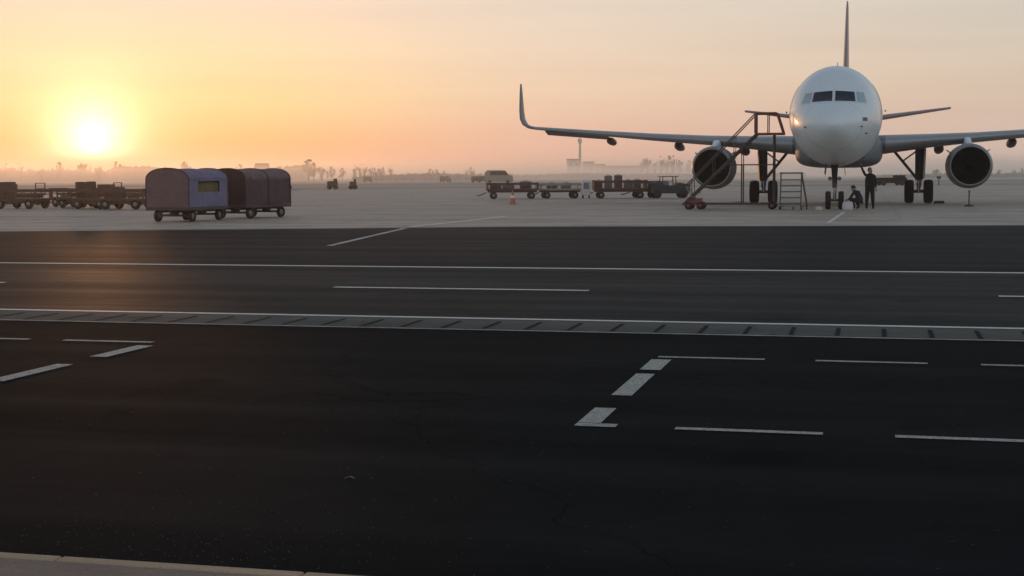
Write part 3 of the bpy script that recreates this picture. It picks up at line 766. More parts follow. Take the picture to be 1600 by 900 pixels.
# ------------------------------------------------------------------ people (skinned bodies)
def skinned(name, pts, edges, m, parent=None, root=0, sub=2):
    me = bpy.data.meshes.new(name); me.from_pydata([p[:3] for p in pts], edges, [])
    o = bpy.data.objects.new(name, me); col.objects.link(o)
    sk = o.modifiers.new('skin', 'SKIN'); sk.use_smooth_shade = True
    lay = me.skin_vertices[0].data if me.skin_vertices else None
    if lay is None:
        me.attributes
    for i, p in enumerate(pts):
        r = p[3]; me.skin_vertices[0].data[i].radius = (r, p[4] if len(p) > 4 else r)
        me.skin_vertices[0].data[i].use_root = (i == root)
    su = o.modifiers.new('sub', 'SUBSURF'); su.levels = sub; su.render_levels = sub
    me.materials.append(m)
    if parent: o.parent = parent
    return o
def ensure_skin(me):
    pass
def head(parent, c, face_yaw, tilt=0, sk='skin'):
    """head with brow, nose, ears, hair cap; c = centre"""
    mb = MB(); rings = []
    prof = [(-.125, .045, .05), (-.10, .06, .072), (-.06, .07, .088), (0, .076, .098), (.05, .075, .098), (.09, .06, .08), (.115, .03, .04), (.12, .005, .005)]
    for z, rx, ry in prof:
        rings.append([(rx * math.cos(a), ry * math.sin(a) + (.008 if z < -.05 else 0) * -1, z) for a in [2 * math.pi * k / 20 for k in range(20)]])
    mb.loft(rings)
    mb.lathe((0, -.095, -.005), (0, -.25, -1), [(-.03, .004), (0, .012), (.025, .016), (.035, .004)], 10)
    for x in (-.076, .076): mb.lathe((x, .01, 0), (1, 0, 0), [(-.008, .001), (-.006, .026), (.006, .026), (.008, .001)], 12)
    h = mb.build('head', M[sk], parent)
    e = MB()
    for x in (-.03, .03): e.lathe((x, -.088, .012), (0, -1, 0), [(0, .012), (.006, .008), (.008, .001)], 10)
    e.box((0, -.093, -.062), (.045, .006, .008)); e.build('eyes_and_mouth', M['hair'], h)
    hr = MB(); rings = []
    for z, rx, ry, off in ((-.03, .080, .085, .022), (.03, .083, .100, .010), (.07, .079, .096, .006), (.105, .058, .072, .004), (.132, .02, .03, 0), (.136, .002, .002, 0)):
        rings.append([(rx * math.cos(a), ry * math.sin(a) + off, z) for a in [2 * math.pi * k / 20 for k in range(20)]])
    hr.loft(rings, caps=False).build('hair', M['hair'], h)
    h.location = c; h.rotation_euler = (tilt, 0, face_yaw)
    return h
def hand(parent, wrist, d, side, m='skin'):
    """palm + five fingers along direction d"""
    d = Vector(d).normalized(); u = Vector((0, 0, 1)) if abs(d.z) < .8 else Vector((0, 1, 0))
    x = d.cross(u).normalized(); n = x.cross(d).normalized(); w = Vector(wrist)
    pts = [(*w, .024, .02), (*(w + d * .05), .036, .018), (*(w + d * .09), .038, .016)]; ed = [(0, 1), (1, 2)]
    for k, (off, ln) in enumerate(((-.03, .062), (-.01, .075), (.01, .08), (.03, .07))):
        b = len(pts); p = w + d * .088 + x * off
        pts += [(*(p + d * .012), .009, .009), (*(p + d * ln * .55 - n * .012), .0085, .0085), (*(p + d * ln * .9 - n * .035), .007, .007)]
        ed += [(2, b), (b, b + 1), (b + 1, b + 2)]
    b = len(pts); p = w + d * .03 - x * .035 * side
    pts += [(*p, .012, .012), (*(p + d * .035 - x * .02 * side), .010, .010), (*(p + d * .06 - x * .022 * side - n * .01), .008, .008)]; ed += [(1, b), (b, b + 1), (b + 1, b + 2)]
    return skinned('hand', pts, ed, M[m], parent, 0, 1)

# standing worker, one arm raised to the belly
p = P(1.42, 4.3)
pe = empty('person', p, -YAW, 'person in dark work clothes standing right of the nose wheels, arm raised to the belly', 'person')
pts = [(0, 0, .92, .20, .15), (0, -.01, 1.12, .21, .16), (0, .0, 1.32, .23, .16), (0, .0, 1.43, .11, .08), (0, -.01, 1.50, .055, .055),
       (-.17, 0, 1.39, .065), (-.27, -.06, 1.58, .052), (-.36, -.12, 1.78, .038),      # raised arm
       (.18, 0, 1.38, .065), (.23, .02, 1.12, .052), (.24, -.06, .90, .038),
       (-.09, 0, .84, .115), (-.11, -.02, .48, .085), (-.12, .02, .12, .05), (-.12, -.1, .06, .045),
       (.09, 0, .84, .115), (.12, .02, .48, .085), (.14, .07, .12, .05), (.15, -.05, .06, .045)]
ed = [(0, 1), (1, 2), (2, 3), (3, 4), (3, 5), (5, 6), (6, 7), (3, 8), (8, 9), (9, 10), (0, 11), (11, 12), (12, 13), (13, 14), (0, 15), (15, 16), (16, 17), (17, 18)]
skinned('body', pts, ed, M['cloth'], pe)
head(pe, (0, -.02, 1.61), R(30), R(-25))
hand(pe, (-.36, -.12, 1.79), (-.3, -.2, .9), 1); hand(pe, (.24, -.06, .89), (0, -.1, -1), -1)
# crouching worker
p = P(.86, 4.35)
pe = empty('person', p, -YAW + R(-40), 'person in dark clothes crouching beside the nose wheels', 'person')
pts = [(.28, 0, .36, .15, .13), (.20, 0, .52, .145, .12), (.06, 0, .68, .17, .12), (-.02, 0, .75, .10, .08), (-.07, 0, .79, .055, .055),
       (.02, -.17, .68, .062), (-.10, -.22, .48, .05), (-.27, -.14, .40, .036),
       (.02, .17, .68, .062), (-.10, .22, .48, .05), (-.27, .14, .40, .036),
       (.24, -.10, .34, .10), (-.14, -.15, .46, .075), (.06, -.14, .12, .052), (-.08, -.14, .05, .042),
       (.24, .10, .34, .10), (-.14, .15, .46, .075), (.06, .14, .12, .052), (-.08, .14, .05, .042)]
skinned('body', pts, ed, M['trousers'], pe)
head(pe, (-.13, 0, .88), R(-90), R(20))
hand(pe, (-.27, -.14, .40), (-1, .2, -.2), 1); hand(pe, (-.27, .14, .40), (-1, -.2, -.2), -1)
p = P(.55, 4.1)
bx = empty('tool_bag', p, -YAW, 'small white bag on the apron in front of the crouching person', 'bag')
rings = []
for z, w, d_ in ((0, .2, .12), (.05, .23, .14), (.2, .22, .12), (.30, .19, .06), (.34, .17, .02)):
    rings.append([(w * math.cos(a), d_ * math.sin(a), z) for a in [2 * math.pi * k / 16 for k in range(16)]])
MB().loft(rings).build('bag_body', M['pale'], bx)
MB().tube([(-.1, 0, .32), (-.07, 0, .44), (.07, 0, .44), (.1, 0, .32)], .012, 8).build('handle', M['dark'], bx)

# ------------------------------------------------------------------ covered baggage carts
def covered_cart(name, loc, ang, L_, W_, mats, label, window=True, lighter_roof=False, group=None):
    """front-right bottom corner at loc; local y runs away along the length, local x to the left negative"""
    r = empty(name, loc, -ang, label, 'baggage cart', group)
    z0, zs, zt = .50, 1.40, 1.80
    n = 14
    def arch(y):
        pts = [(-W_, y, z0), (0, y, z0)]
        for k in range(n + 1):
            a = math.pi * k / n; e = .9
            ca, sa = math.cos(a), math.sin(a)
            pts.append((-W_ / 2 + W_ / 2 * math.copysign(abs(ca) ** e, ca), y, zs + (zt - zs) * abs(sa) ** e))
        return pts
    end = MB().prism(arch(0), (0, .04, 0)).build('end_panel', M[mats[0]], r)
    MB().prism(arch(L_ - .04), (0, .04, 0)).build('end_panel', M[mats[0]], r)
    # frame hoops, slightly proud
    for y in ((0, L_) if window else (0, L_ * .5, L_)):
        hp = MB(); pts = arch(y)[1:] + [(-W_, y, z0)]
        pts = [((x + W_ / 2) * 1.012 - W_ / 2, y_, z + (.006 if z > zs else 0)) for x, y_, z in pts]
        hp.tube(pts, .016, 6).build('hoop', M[mats[2]], r)
    # canvas roof and sides
    ys = [.045 + (L_ - .09) * k / 8 for k in range(9)]
    rf = MB()
    def sag(k): return .018 * math.sin(math.pi * (k % 4) / 4)
    ring = []
    for k, y in enumerate(ys):
        row = [(x, y_, z - sag(k)) for x, y_, z in arch(y)[2:]]
        ring.append(row)
    for i in range(8):
        m_ = len(ring[0]); rf.add(ring[i] + ring[i + 1], [(j, j + 1, m_ + j + 1, m_ + j) for j in range(m_ - 1)], True)
    o = rf.build('roof_canvas', M[mats[3]], r)
    so = o.modifiers.new('t', 'SOLIDIFY'); so.thickness = .012
    for x, side in ((0, 1), (-W_, -1)):
        sd = MB()
        if window and side > 0:  # an open window, its flap rolled up
            w0, w1, h0, h1 = L_ * .24, L_ * .78, 1.0, 1.36
            for a0, a1, b0, b1 in ((0.05, w0, z0, zs), (w1, L_ - .05, z0, zs), (w0, w1, z0, h0), (w0, w1, h1, zs)):
                sd.box((x - .008, (a0 + a1) / 2, (b0 + b1) / 2), (.014, a1 - a0, b1 - b0))
            rolled = MB().cyl((x + .02, w0, h1 + .03), (x + .02, w1, h1 + .03), .035, n=10).build('rolled_flap', M[mats[1]], r)
            MB().box((-W_ * .44, (w0 + w1) / 2, .93), (W_ * .8, (w1 - w0) * 1.1, .80)).build('load', M['olive'], r, bevel=.05)
        else:
            sd.box((x - .008 * side, L_ / 2, (z0 + zs) / 2), (.014, L_ - .1, zs - z0))
        sd.build('side_canvas', M[mats[1]], r)
    MB().box((-W_ / 2, L_ / 2, z0 - .06), (W_ + .04, L_ + .06, .1)).build('deck', M['darksteel'], r, bevel=.012)
    ch = MB()
    for x in (-W_ * .72, -W_ * .28): ch.bar((x, .1, .36), (x, L_ - .1, .36), .06, .09)
    for y in (.42, L_ - .42): ch.bar((-W_ + .12, y, .22), (-.12, y, .22), .07, .07); ch.cyl((-W_ / 2, y, .2), (-W_ / 2, y, .42), .16, n=14)
    ch.build('chassis', M['darksteel'], r)
    for y in (.42, L_ - .42):
        for x in (-W_ + .18, -.14): wheel(r, (x, y, .205), .205, .13, .5, 'wheel', 20)
    MB().tube([(-W_ / 2, .1, .25), (-W_ / 2, -.35, .24), (-W_ / 2, -.62, .30)], .03, 8).build('drawbar', M['darksteel'], r)
    return r
covered_cart('covered_baggage_cart', (-10.70, 47.6, 0), R(17.4), 2.67, 1.60, ('canvasE', 'canvasA', 'canvasD', 'canvasA'),
             'covered baggage cart with violet side canvas and an open side window, nearest of the two', True)
covered_cart('covered_baggage_cart', (-9.45, 51.0, 0), R(27.5), 2.67, 1.60, ('canvasD', 'canvasB', 'canvasD', 'canvasR'),
             'dark plum covered baggage cart with closed canvas behind the violet one', False)

# ------------------------------------------------------------------ open dollies
def dolly(L_, W_, style, m='brick', wr=.21, deck=.55, rail=.55, seed=0):
    rnd = random.Random(seed)
    r = empty('baggage_dolly', (0, 0, 0))
    MB().box((0, 0, deck), (L_, W_, .12)).build('deck', M[m], r, bevel=.015)
    fr = MB()
    for y in (-W_ / 2 + .15, W_ / 2 - .15): fr.bar((-L_ / 2 + .1, y, deck - .13), (L_ / 2 - .1, y, deck - .13), .07, .12)
    for x in (-L_ / 2 + .45, L_ / 2 - .45):
        fr.bar((x, -W_ / 2 + .15, wr), (x, W_ / 2 - .15, wr), .07); fr.cyl((x, 0, wr), (x, 0, deck - .06), .15, n=12)
        for y in (-W_ / 2 + .2, W_ / 2 - .2): fr.bar((x, y, wr), (x, y, deck - .08), .08)
    fr.build('chassis', M['darksteel'], r)
    for x in (-L_ / 2 + .45, L_ / 2 - .45):
        for y in (-W_ / 2 + .07, W_ / 2 - .07):
            o = MB().lathe((x, y, wr), (0, 1, 0), [(-.06, .001), (-.06, wr * .5), (-.07, wr * .6), (-.07, wr * .88), (-.03, wr), (.03, wr), (.07, wr * .88), (.07, wr * .6), (.06, wr * .5), (.06, .001)], 20).build('wheel', M['tyre'], r)
            MB().lathe((x, y, wr), (0, 1, 0), [(-.066, .001), (-.066, wr * .42), (.066, wr * .42), (.066, .001)], 12).build('rim', M['hub'], o)
    for sx in (-1, 1):
        if style == 'low' and sx < 0: continue
        g = MB(); x = sx * (L_ / 2 - .03)
        for y in (-W_ / 2 + .05, W_ / 2 - .05): g.bar((x, y, deck), (x, y, deck + rail), .05)
        for z in ((.5, 1.0) if style != 'board' else (1.0,)): g.bar((x, -W_ / 2 + .05, deck + rail * z), (x, W_ / 2 - .05, deck + rail * z), .04)
        if style == 'board': g.box((x, 0, deck + rail * .5), (.04, W_ - .14, rail * .85))
        g.build('end_frame', M[m], r)
    if style in ('side', 'board'):
        for sy in (-1, 1):
            g = MB(); y = sy * (W_ / 2 - .03)
            g.bar((-L_ / 2, y, deck + rail * .84), (L_ / 2, y, deck + rail * .84), .05, .14)
            for k in range(5): g.bar((-L_ / 2 + .1 + k * (L_ - .2) / 4, y, deck), (-L_ / 2 + .1 + k * (L_ - .2) / 4, y, deck + rail * .8), .035)
            g.build('side_rail', M[m], r)
    MB().tube([(-L_ / 2, 0, deck - .2), (-L_ / 2 - .4, 0, .24), (-L_ / 2 - .62, 0, .22)], .03, 8).build('drawbar', M['darksteel'], r)
    return r
def place(r, x, y, rz, label, cat='baggage dolly', group=None):
    r.location = (x, y, 0); r.rotation_euler = (0, 0, rz); return tag(r, label, cat, group)
# left row, 68-74 m away
GL = 'open dollies parked in a row under the sun'
place(dolly(2.6, 1.35, 'side', 'rowrail', .25, .46, .5), -24.1, 70.8, R(-20), 'open dolly with end rails at the far left edge of the row under the sun', group=GL)
d2 = place(dolly(2.3, 1.35, 'side', 'rowrail', .25, .46, .5), -21.45, 71.6, R(-38), 'open dolly with a tall brown box, second from the left edge of the row', group=GL)
d3 = place(dolly(2.4, 1.35, 'side', 'rowrail', .25, .46, .5), -19.95, 69.3, R(-30), 'open railed dolly directly under the setting sun', group=GL)
d4 = place(dolly(2.5, 1.35, 'side', 'rowrail', .25, .46, .5), -18.2, 68.0, R(-16), 'open railed dolly with a short brown box just left of the covered carts', group=GL)
def box_load(x, y, rz, z, dims, m, label, name='cargo_box', cat='box'):
    o = MB().box((0, 0, dims[2] / 2), dims).build(name, M[m], bevel=.03); o.location = (x, y, z); o.rotation_euler = (0, 0, rz)
    b = MB().box((0, 0, dims[2] * .5), (dims[0] * 1.015, .05, dims[2] * 1.015)).build('strap', M['dark'], o)
    return tag(o, label, cat)
box_load(-24.95, 71.1, R(-20), .52, (.5, .7, .8), 'darksteel', 'dark upright box standing on the leftmost open dolly')
box_load(-21.5, 71.65, R(-38), .52, (.3, .4, .78), 'rowrail', 'tall brown box standing on the second sunlit dolly from the left edge')
box_load(-20.35, 69.5, R(-30), .52, (.34, .4, .80), 'rowrail', 'tall dark red box on the dolly directly under the sun')
box_load(-18.6, 68.0, R(-16), .52, (.4, .5, .55), 'darksteel', 'low brown box on the dolly next to the covered carts')
# second row behind
place(dolly(2.2, 1.35, 'side', 'rowrail', .25, .46, .5), -22.75, 74.6, R(-30), 'open dolly filling the gap between the first two of the sunlit row', group=GL)
GR = 'low dollies in the far row behind the sunlit dollies'
base = dolly(3.2, 1.4, 'low', 'darksteel', .22, .62, .6)
for i, (x, y, lab) in enumerate(((-27.6, 79.5, 'low dark dolly in the back row at the left edge of the photo'), (-23.6, 80.5, 'low dark dolly in the back row seen between the first two open dollies'), (-19.8, 79.5, 'low dark dolly in the back row behind the violet cart end'))):
    o = base if i == 0 else copy_tree(base)
    place(o, x, y, R(-4), lab, group=GR)

# middle train, about 91 m away
GM = 'baggage dollies parked left of the engine'
place(dolly(3.3, 1.5, 'board', 'brick', .22, .60, .42), .05, 91.5, R(3), 'brown boarded baggage dolly behind the orange cone', group=GM)
place(dolly(2.7, 1.5, 'side', 'tan', .22, .58, .38), 3.1, 92.3, R(6), 'tan railed baggage dolly in the middle of the far train', group=GM)
place(dolly(3.4, 1.5, 'board', 'brick', .22, .60, .55), 6.9, 91.5, R(2), 'brown baggage dolly loaded with upright bags', group=GM)
def suitcase(x, y, rz, z, dims, m, label):
    o = empty('suitcase', (x, y, z), rz, label, 'suitcase')
    MB().box((0, 0, dims[2] / 2), dims).build('case', M[m], o, bevel=.04)
    hd = MB(); w = dims[0] * .18
    hd.tube([(-w, 0, dims[2]), (-w, 0, dims[2] + .05), (w, 0, dims[2] + .05), (w, 0, dims[2])], .015, 6); hd.build('handle', M['dark'], o)
    return o
rn = random.Random(3)
where = ['standing at the left end', 'standing second from the left', 'standing in the middle', 'standing second from the right', 'standing at the right end']
for k in range(5):
    suitcase(5.55 + k * .62, 91.5 + rn.uniform(-.2, .2), rn.uniform(-.3, .3), .66, (.48, .3, .42 + .35 * (k in (1, 2)) + rn.uniform(0, .15)), ('bagA', 'bagB')[k % 2],
             ('brown', 'grey')[k % 2] + ' suitcase ' + where[k] + ' of the loaded brown dolly')
for k, (lx, lab) in enumerate(((-1.0, 'brown suitcase lying at the left on the boarded dolly behind the cone'), (-.2, 'grey suitcase lying in the middle of the boarded dolly behind the cone'), (.9, 'brown suitcase lying at the right on the boarded dolly behind the cone'))):
    suitcase(lx, 91.5, .1, .66, (.72, .45, .28 + .08 * k), ('bagA', 'bagB', 'bagA')[k], lab)
for k, (lx, lab) in enumerate(((2.6, 'brown suitcase at the left on the tan railed dolly'), (3.5, 'grey suitcase at the right on the tan railed dolly'))):
    suitcase(lx, 92.3, .1, .64, (.66, .45, .34), ('bagA', 'bagB')[k], lab)
# pale upright cabinet
cb = empty('ground_power_unit', (4.72, 91.2, 0), R(5), 'pale upright cabinet between the tan and the loaded dolly', 'power unit')
MB().box((0, 0, .68), (.5, .5, .92)).build('cabinet', M['pale'], cb, bevel=.03)
MB().box((0, -.256, .8), (.34, .012, .4)).build('panel', M['alu'], cb)
for x in (-.2, .2): MB().lathe((x, -.15, .12), (1, 0, 0), [(-.04, .001), (-.04, .1), (0, .12), (.04, .1), (.04, .001)], 14).build('wheel', M['tyre'], cb)
# tractor
tr = empty('baggage_tractor', (10.0, 91.0, 0), R(4), 'dark baggage tractor with open cab parked left of the left engine', 'tractor')
bd = MB(); bd.prism([(-1.3, -.6, .3), (1.2, -.6, .3), (1.25, -.6, .85), (.5, -.6, .98), (.35, -.6, .8), (-.5, -.6, .8), (-.6, -.6, 1.02), (-1.25, -.6, .95)], (0, 1.2, 0)); bd.build('body', M['dark'], tr, bevel=.03)
cbn = MB()
for x in (-.55, .35):
    for y in (-.52, .52): cbn.bar((x, y, .8), (x * .9, y, 1.35), .05)
cbn.box((-.1, 0, 1.36), (1.15, 1.15, .05)); cbn.build('cab_frame', M['dark'], tr)
MB().box((-.3, 0, .95), (.4, .9, .3)).build('seat', M['bagB'], tr, bevel=.04)
MB().lathe((.18, .1, 1.08), (-.5, 0, .8), [(-.01, .15), (0, .165), (.01, .15)], 16).build('steering_wheel', M['tyre'], tr)
for x in (-.85, .82):
    for y in (-.55, .55):
        MB().lathe((x, y, .27), (0, 1, 0), [(-.09, .001), (-.09, .22), (-.04, .27), (.04, .27), (.09, .22), (.09, .001)], 18).build('wheel', M['tyre'], tr)
tr2 = place(dolly(1.9, 1.4, 'board', 'darksteel', .22, .58, .5), 8.6, 92.6, R(5), 'dark boarded dolly behind the tractor', group=GM)

# cone
cn = empty('traffic_cone', (.06, 74.7, 0), 0, 'orange traffic cone standing alone on the apron', 'traffic cone')
MB().lathe((0, 0, 0), (0, 0, 1), [(.03, .17), (.3, .11), (.31, .108), (.46, .075), (.70, .03), (.72, .0)], 24).build('cone_body', M['orange'], cn)
MB().lathe((0, 0, 0), (0, 0, 1), [(.33, .106), (.45, .081)], 24).build('white_band', M['conewhite'], cn)
MB().box((0, 0, .018), (.40, .40, .036)).build('cone_base', M['orange'], cn, bevel=.01)

# debris on near asphalt
db_ = MB().add([(-.025, -.005, .002), (.0, .006, .010), (.026, -.004, .001), (.008, .02, .006), (-.014, .018, .003)], [(0, 1, 4), (1, 3, 4), (1, 2, 3)]).build('paper_scrap', M['tan'])
db_.modifiers.new('t', 'SOLIDIFY').thickness = .0015
db_.location = (-.81, 7.0, .001); tag(db_, 'small pale scrap lying on the near dark asphalt', 'scrap')

# loose grit swept against the near kerb
rg = random.Random(4); gm = MB()
for k in range(450):
    a = rg.gauss(-2.75, .55); b = 4.87 + abs(rg.gauss(0, .55)) + .03; s_ = rg.uniform(.0012, .0038)
    c = grid(a, b, s_ * .5)
    vs = [c + Vector((s_ * rg.uniform(.6, 1.2) * sx, s_ * rg.uniform(.6, 1.2) * sy, s_ * .7 * sz)) for sx, sy, sz in ((1, 0, 0), (0, 1, 0), (-1, 0, 0), (0, -1, 0), (0, 0, 1), (0, 0, -1))]
    gm.add(vs, [(0, 1, 4), (1, 2, 4), (2, 3, 4), (3, 0, 4), (1, 0, 5), (2, 1, 5), (3, 2, 5), (0, 3, 5)])
tag(gm.build('grit', M['steps']), kind='stuff')
for k, (x, y, dx, dz, lab) in enumerate(((-27.9, 79.5, .9, .5, 'dark low crate on the back row dolly at the left edge of the photo'),
        (-23.9, 80.5, .6, .5, 'short dark crate on the middle dolly of the back row'), (-22.7, 80.5, .8, .45, 'flat dark crate at the right end of the middle dolly of the back row'),
        (-19.6, 79.5, .7, .6, 'dark crate on the back row dolly nearest the covered carts'))):
    box_load(x, y, R(-4), .68, (dx, .7, dz), 'darksteel', lab, 'crate', 'crate')

# ------------------------------------------------------------------ far vehicles
def far_vehicle(name, x, y, L_, H_, W_, m, label, cat, cab=True, rz=0, wr=.33):
    r = empty(name, (x, y, 0), rz, label, cat)
    b = MB()
    if cab:
        b.prism([(-L_ / 2, -W_ / 2, .3), (L_ / 2, -W_ / 2, .3), (L_ / 2, -W_ / 2, H_ * .55), (L_ * .36, -W_ / 2, H_ * .62), (L_ * .24, -W_ / 2, H_ * .97), (L_ * .1, -W_ / 2, H_), (-L_ * .40, -W_ / 2, H_), (-L_ / 2, -W_ / 2, H_ * .8)], (0, W_, 0))
    else:
        b.box((0, 0, .3 + (H_ - .3) / 2), (L_, W_, H_ - .3)); b.box((L_ * .3, 0, H_ + .15), (L_ * .3, W_ * .9, .3))
    b.build('body', M[m], r, bevel=.08)
    if cab:
        MB().prism([(L_ * .34, -W_ / 2 - .01, H_ * .62), (L_ * .235, -W_ / 2 - .01, H_ * .92), (-L_ * .3, -W_ / 2 - .01, H_ * .92), (-L_ * .3, -W_ / 2 - .01, H_ * .62)], (0, W_ + .02, 0)).build('window', M['glass'], r)
    for x_ in (-L_ * .32, L_ * .32):
        for y_ in (-W_ / 2 + .05, W_ / 2 - .05):
            MB().lathe((x_, y_, wr), (0, 1, 0), [(-.11, .001), (-.11, wr * .85), (0, wr), (.11, wr * .85), (.11, .001)], 14).build('wheel', M['tyre'], r)
    return r
far_vehicle('van', -2.4, 275, 5.4, 2.5, 2.0, 'tan', 'hazy tan van with rounded roof far behind the cone', 'van')
far_vehicle('parked_car', -6.6, 300, 4.2, 1.4, 1.7, 'dark', 'small dark car far away just left of the tan van', 'car', rz=R(60))
far_vehicle('parked_car', -14.9, 325, 4.0, 1.4, 1.7, 'dark', 'lone small dark car far away in mid apron', 'car', rz=R(80))
far_vehicle('parked_car', -34.0, 340, 4.0, 1.4, 1.7, 'dark', 'tiny dark vehicle far away below the bare trees', 'car', rz=R(90))
far_vehicle('parked_car', -24.9, 158, 1.1, 1.1, 1.0, 'dark', 'small dark boxy cart far away right of the covered carts', 'cart')
far_vehicle('tow_tractor', -20.8, 167, 1.1, .95, 1.2, 'leaf2', 'small dark olive tow tractor far away right of the covered carts', 'tractor', cab=False, wr=.25)
far_vehicle('tow_tractor', -18.4, 167, .7, .9, 1.0, 'leaf2', 'smaller dark olive tow tractor, right one of the far pair', 'tractor', cab=False, wr=.25)
far_vehicle('flatbed_trailer', 45.4, 172, 3.4, .95, 2.2, 'slot', 'long low dark trailer behind the right of the nose', 'trailer', cab=False)
def marker(x, y, label):
    o = MB().cyl((0, 0, 0), (0, 0, 1.0), .06, n=10).box((0, 0, .95), (.5, .06, .3)).build('marker_board', M['dark']); o.location = (x, y, 0)
    return tag(o, label, 'marker board')
marker(50.0, 168, 'small dark marker board beside the right main wheels, far off')

# ------------------------------------------------------------------ far trees, buildings, mast
def crown_mesh(name, rx, rz, n, leaf, seed, m, bare=.0):
    rnd = random.Random(seed); mb = MB()
    clumps = [(Vector((rnd.gauss(0, .45), rnd.gauss(0, .45), rnd.gauss(.1, .42))), rnd.uniform(.25, .5)) for _ in range(11)]
    for i in range(n):
        c, cr = rnd.choice(clumps)
        d = Vector((rnd.gauss(0, 1), rnd.gauss(0, 1), rnd.gauss(0, 1))).normalized() * cr * rnd.random() ** .4
        p = c + d
        if p.length > 1.25: p *= 1.25 / p.length
        p = Vector((p.x * rx, p.y * rx, p.z * rz)); s = leaf * rnd.uniform(.5, 1.3)
        a = Vector((rnd.gauss(0, 1), rnd.gauss(0, 1), rnd.gauss(0, 1))).normalized(); b = a.orthogonal().normalized() * s * .5; a = a * s
        mb.add([p - a - b, p + a - b * .3, p + a * .6 + b, p - a * .4 + b], [(0, 1, 2, 3)])
    return mb.mesh(name, m)
def limbs(h, spread, seed, m):
    rnd = random.Random(seed); mb = MB()
    mb.cyl((0, 0, -.3), (.1, 0, h * .35), h * .035, h * .026, 8); mb.cyl((.1, 0, h * .35), (0, .1, h * .8), h * .026, h * .006, 7)
    for k in range(11):
        a = rnd.uniform(0, 6.28); z0 = h * rnd.uniform(.22, .6); r = spread * rnd.uniform(.5, .95)
        e = Vector((math.cos(a) * r, math.sin(a) * r, min(z0 + h * rnd.uniform(.2, .4), h * .98)))
        mb.cyl((.05, 0, z0), e, h * .013, h * .004, 5, caps=False)
        for j in range(3):
            q0 = Vector((.05, 0, z0)).lerp(e, rnd.uniform(.4, .9)); mb.cyl(q0, q0 + Vector((rnd.gauss(0, .2), rnd.gauss(0, .2), rnd.uniform(.1, .25))) * h * .6, h * .006, h * .002, 4, caps=False)
    return mb.mesh('trunk', m)
protos = []
for i in range(6):
    H = 10.0; bare = i % 2 == 1
    rx = (3.6, 3.0, 4.2, 2.4, 3.2, 3.9)[i]; cz = 5.4
    tm = limbs(H * .98, rx, i + 20, M['bark'])
    cm = crown_mesh('crown', rx, 4.3, (700, 560, 800, 480, 700, 600)[i], (.42, .30, .44, .28, .42, .30)[i], i + 5, M['leaf' if i % 3 else 'leaf2'])
    for v in cm.vertices: v.co.z += cz
    protos.append((tm, cm))
def tree(x, y, h, kind, label, group=None, wide=1.0, rz=None):
    r = empty('tree', (x, y, -.03), random.uniform(0, 6.28), label, 'tree', group)
    s = h / 10.0; r.scale = (s * wide, s * wide, s)
    for nm, me in zip(('trunk', 'crown'), protos[kind]):
        o = bpy.data.objects.new(nm, me); col.objects.link(o); o.parent = r
    return r
F = 2238.69
def far(px, d): return (px - 800) / F * d
def ht(py, d, px=800): return (274.07 + .0061 * (800 - px) - py) / F * d + CAM_H
rt = random.Random(11)
# left treeline: individually readable tops
GT = 'hazy trees along the left horizon'
for px, py in ((14, 258), (24, 257), (36, 257), (52, 260), (68, 262), (97, 256), (112, 261), (130, 251), (138, 259), (158, 257), (185, 255), (194, 254), (203, 257), (226, 262), (262, 262), (292, 250), (300, 262), (330, 263), (352, 262), (378, 259), (440, 258), (455, 262)):
    d = 620 + rt.uniform(-60, 60)
    tree(far(px, d), d, ht(py, d, px), rt.choice([0, 2, 4, 3]), 'hazy tree top rising from the far treeline on the left', GT, .8 if py > 256 else .55)
for px, py, w in ((484, 252, 1.0), (492, 258, .9), (505, 259, 1.0), (520, 262, 1.0), (537, 264, .8)):
    d = 480 + rt.uniform(-20, 20)
    tree(far(px, d), d, ht(py, d, px), rt.choice([0, 1, 4]), 'hazy tree in the loose clump right of the covered carts', 'tree clump right of the covered carts', w)
for px, py in ((556, 259), (564, 258), (572, 259), (581, 259), (590, 262), (598, 258), (612, 260)):
    d = 430 + rt.uniform(-15, 15)
    tree(far(px, d), d, ht(py, d, px), rt.choice([1, 3, 5]), 'bare upright tree in the grey row left of centre', 'bare trees left of centre', .75)
for px, py in ((674, 265), (684, 266), (695, 268), (706, 270), (718, 270), (730, 269), (738, 261), (752, 269), (764, 267)):
    d = 460 + rt.uniform(-20, 20)
    tree(far(px, d), d, ht(py, d, px), rt.choice([1, 0, 5, 2]), 'low hazy tree left of the tan van', 'low trees left of the tan van', .9)
for px, py in ((1002, 248), (1012, 245), (1024, 250), (1034, 246), (1043, 243), (1052, 246), (1062, 248), (1078, 250), (1160, 256)):
    d = 800 + rt.uniform(-40, 40)
    tree(far(px, d), d, ht(py, d, px), rt.choice([1, 3, 5]), 'faint tree in the misty row left of the left engine', 'faint trees left of the engine', .7)
for px, py in ((1462, 262), (1560, 266), (1572, 268), (1583, 266), (1596, 264)):
    d = 420 + rt.uniform(-20, 20)
    tree(far(px, d), d, ht(py, d, px), rt.choice([0, 2, 4]), 'low hazy tree beyond the right engine', 'low trees beyond the right engine', 1.0)

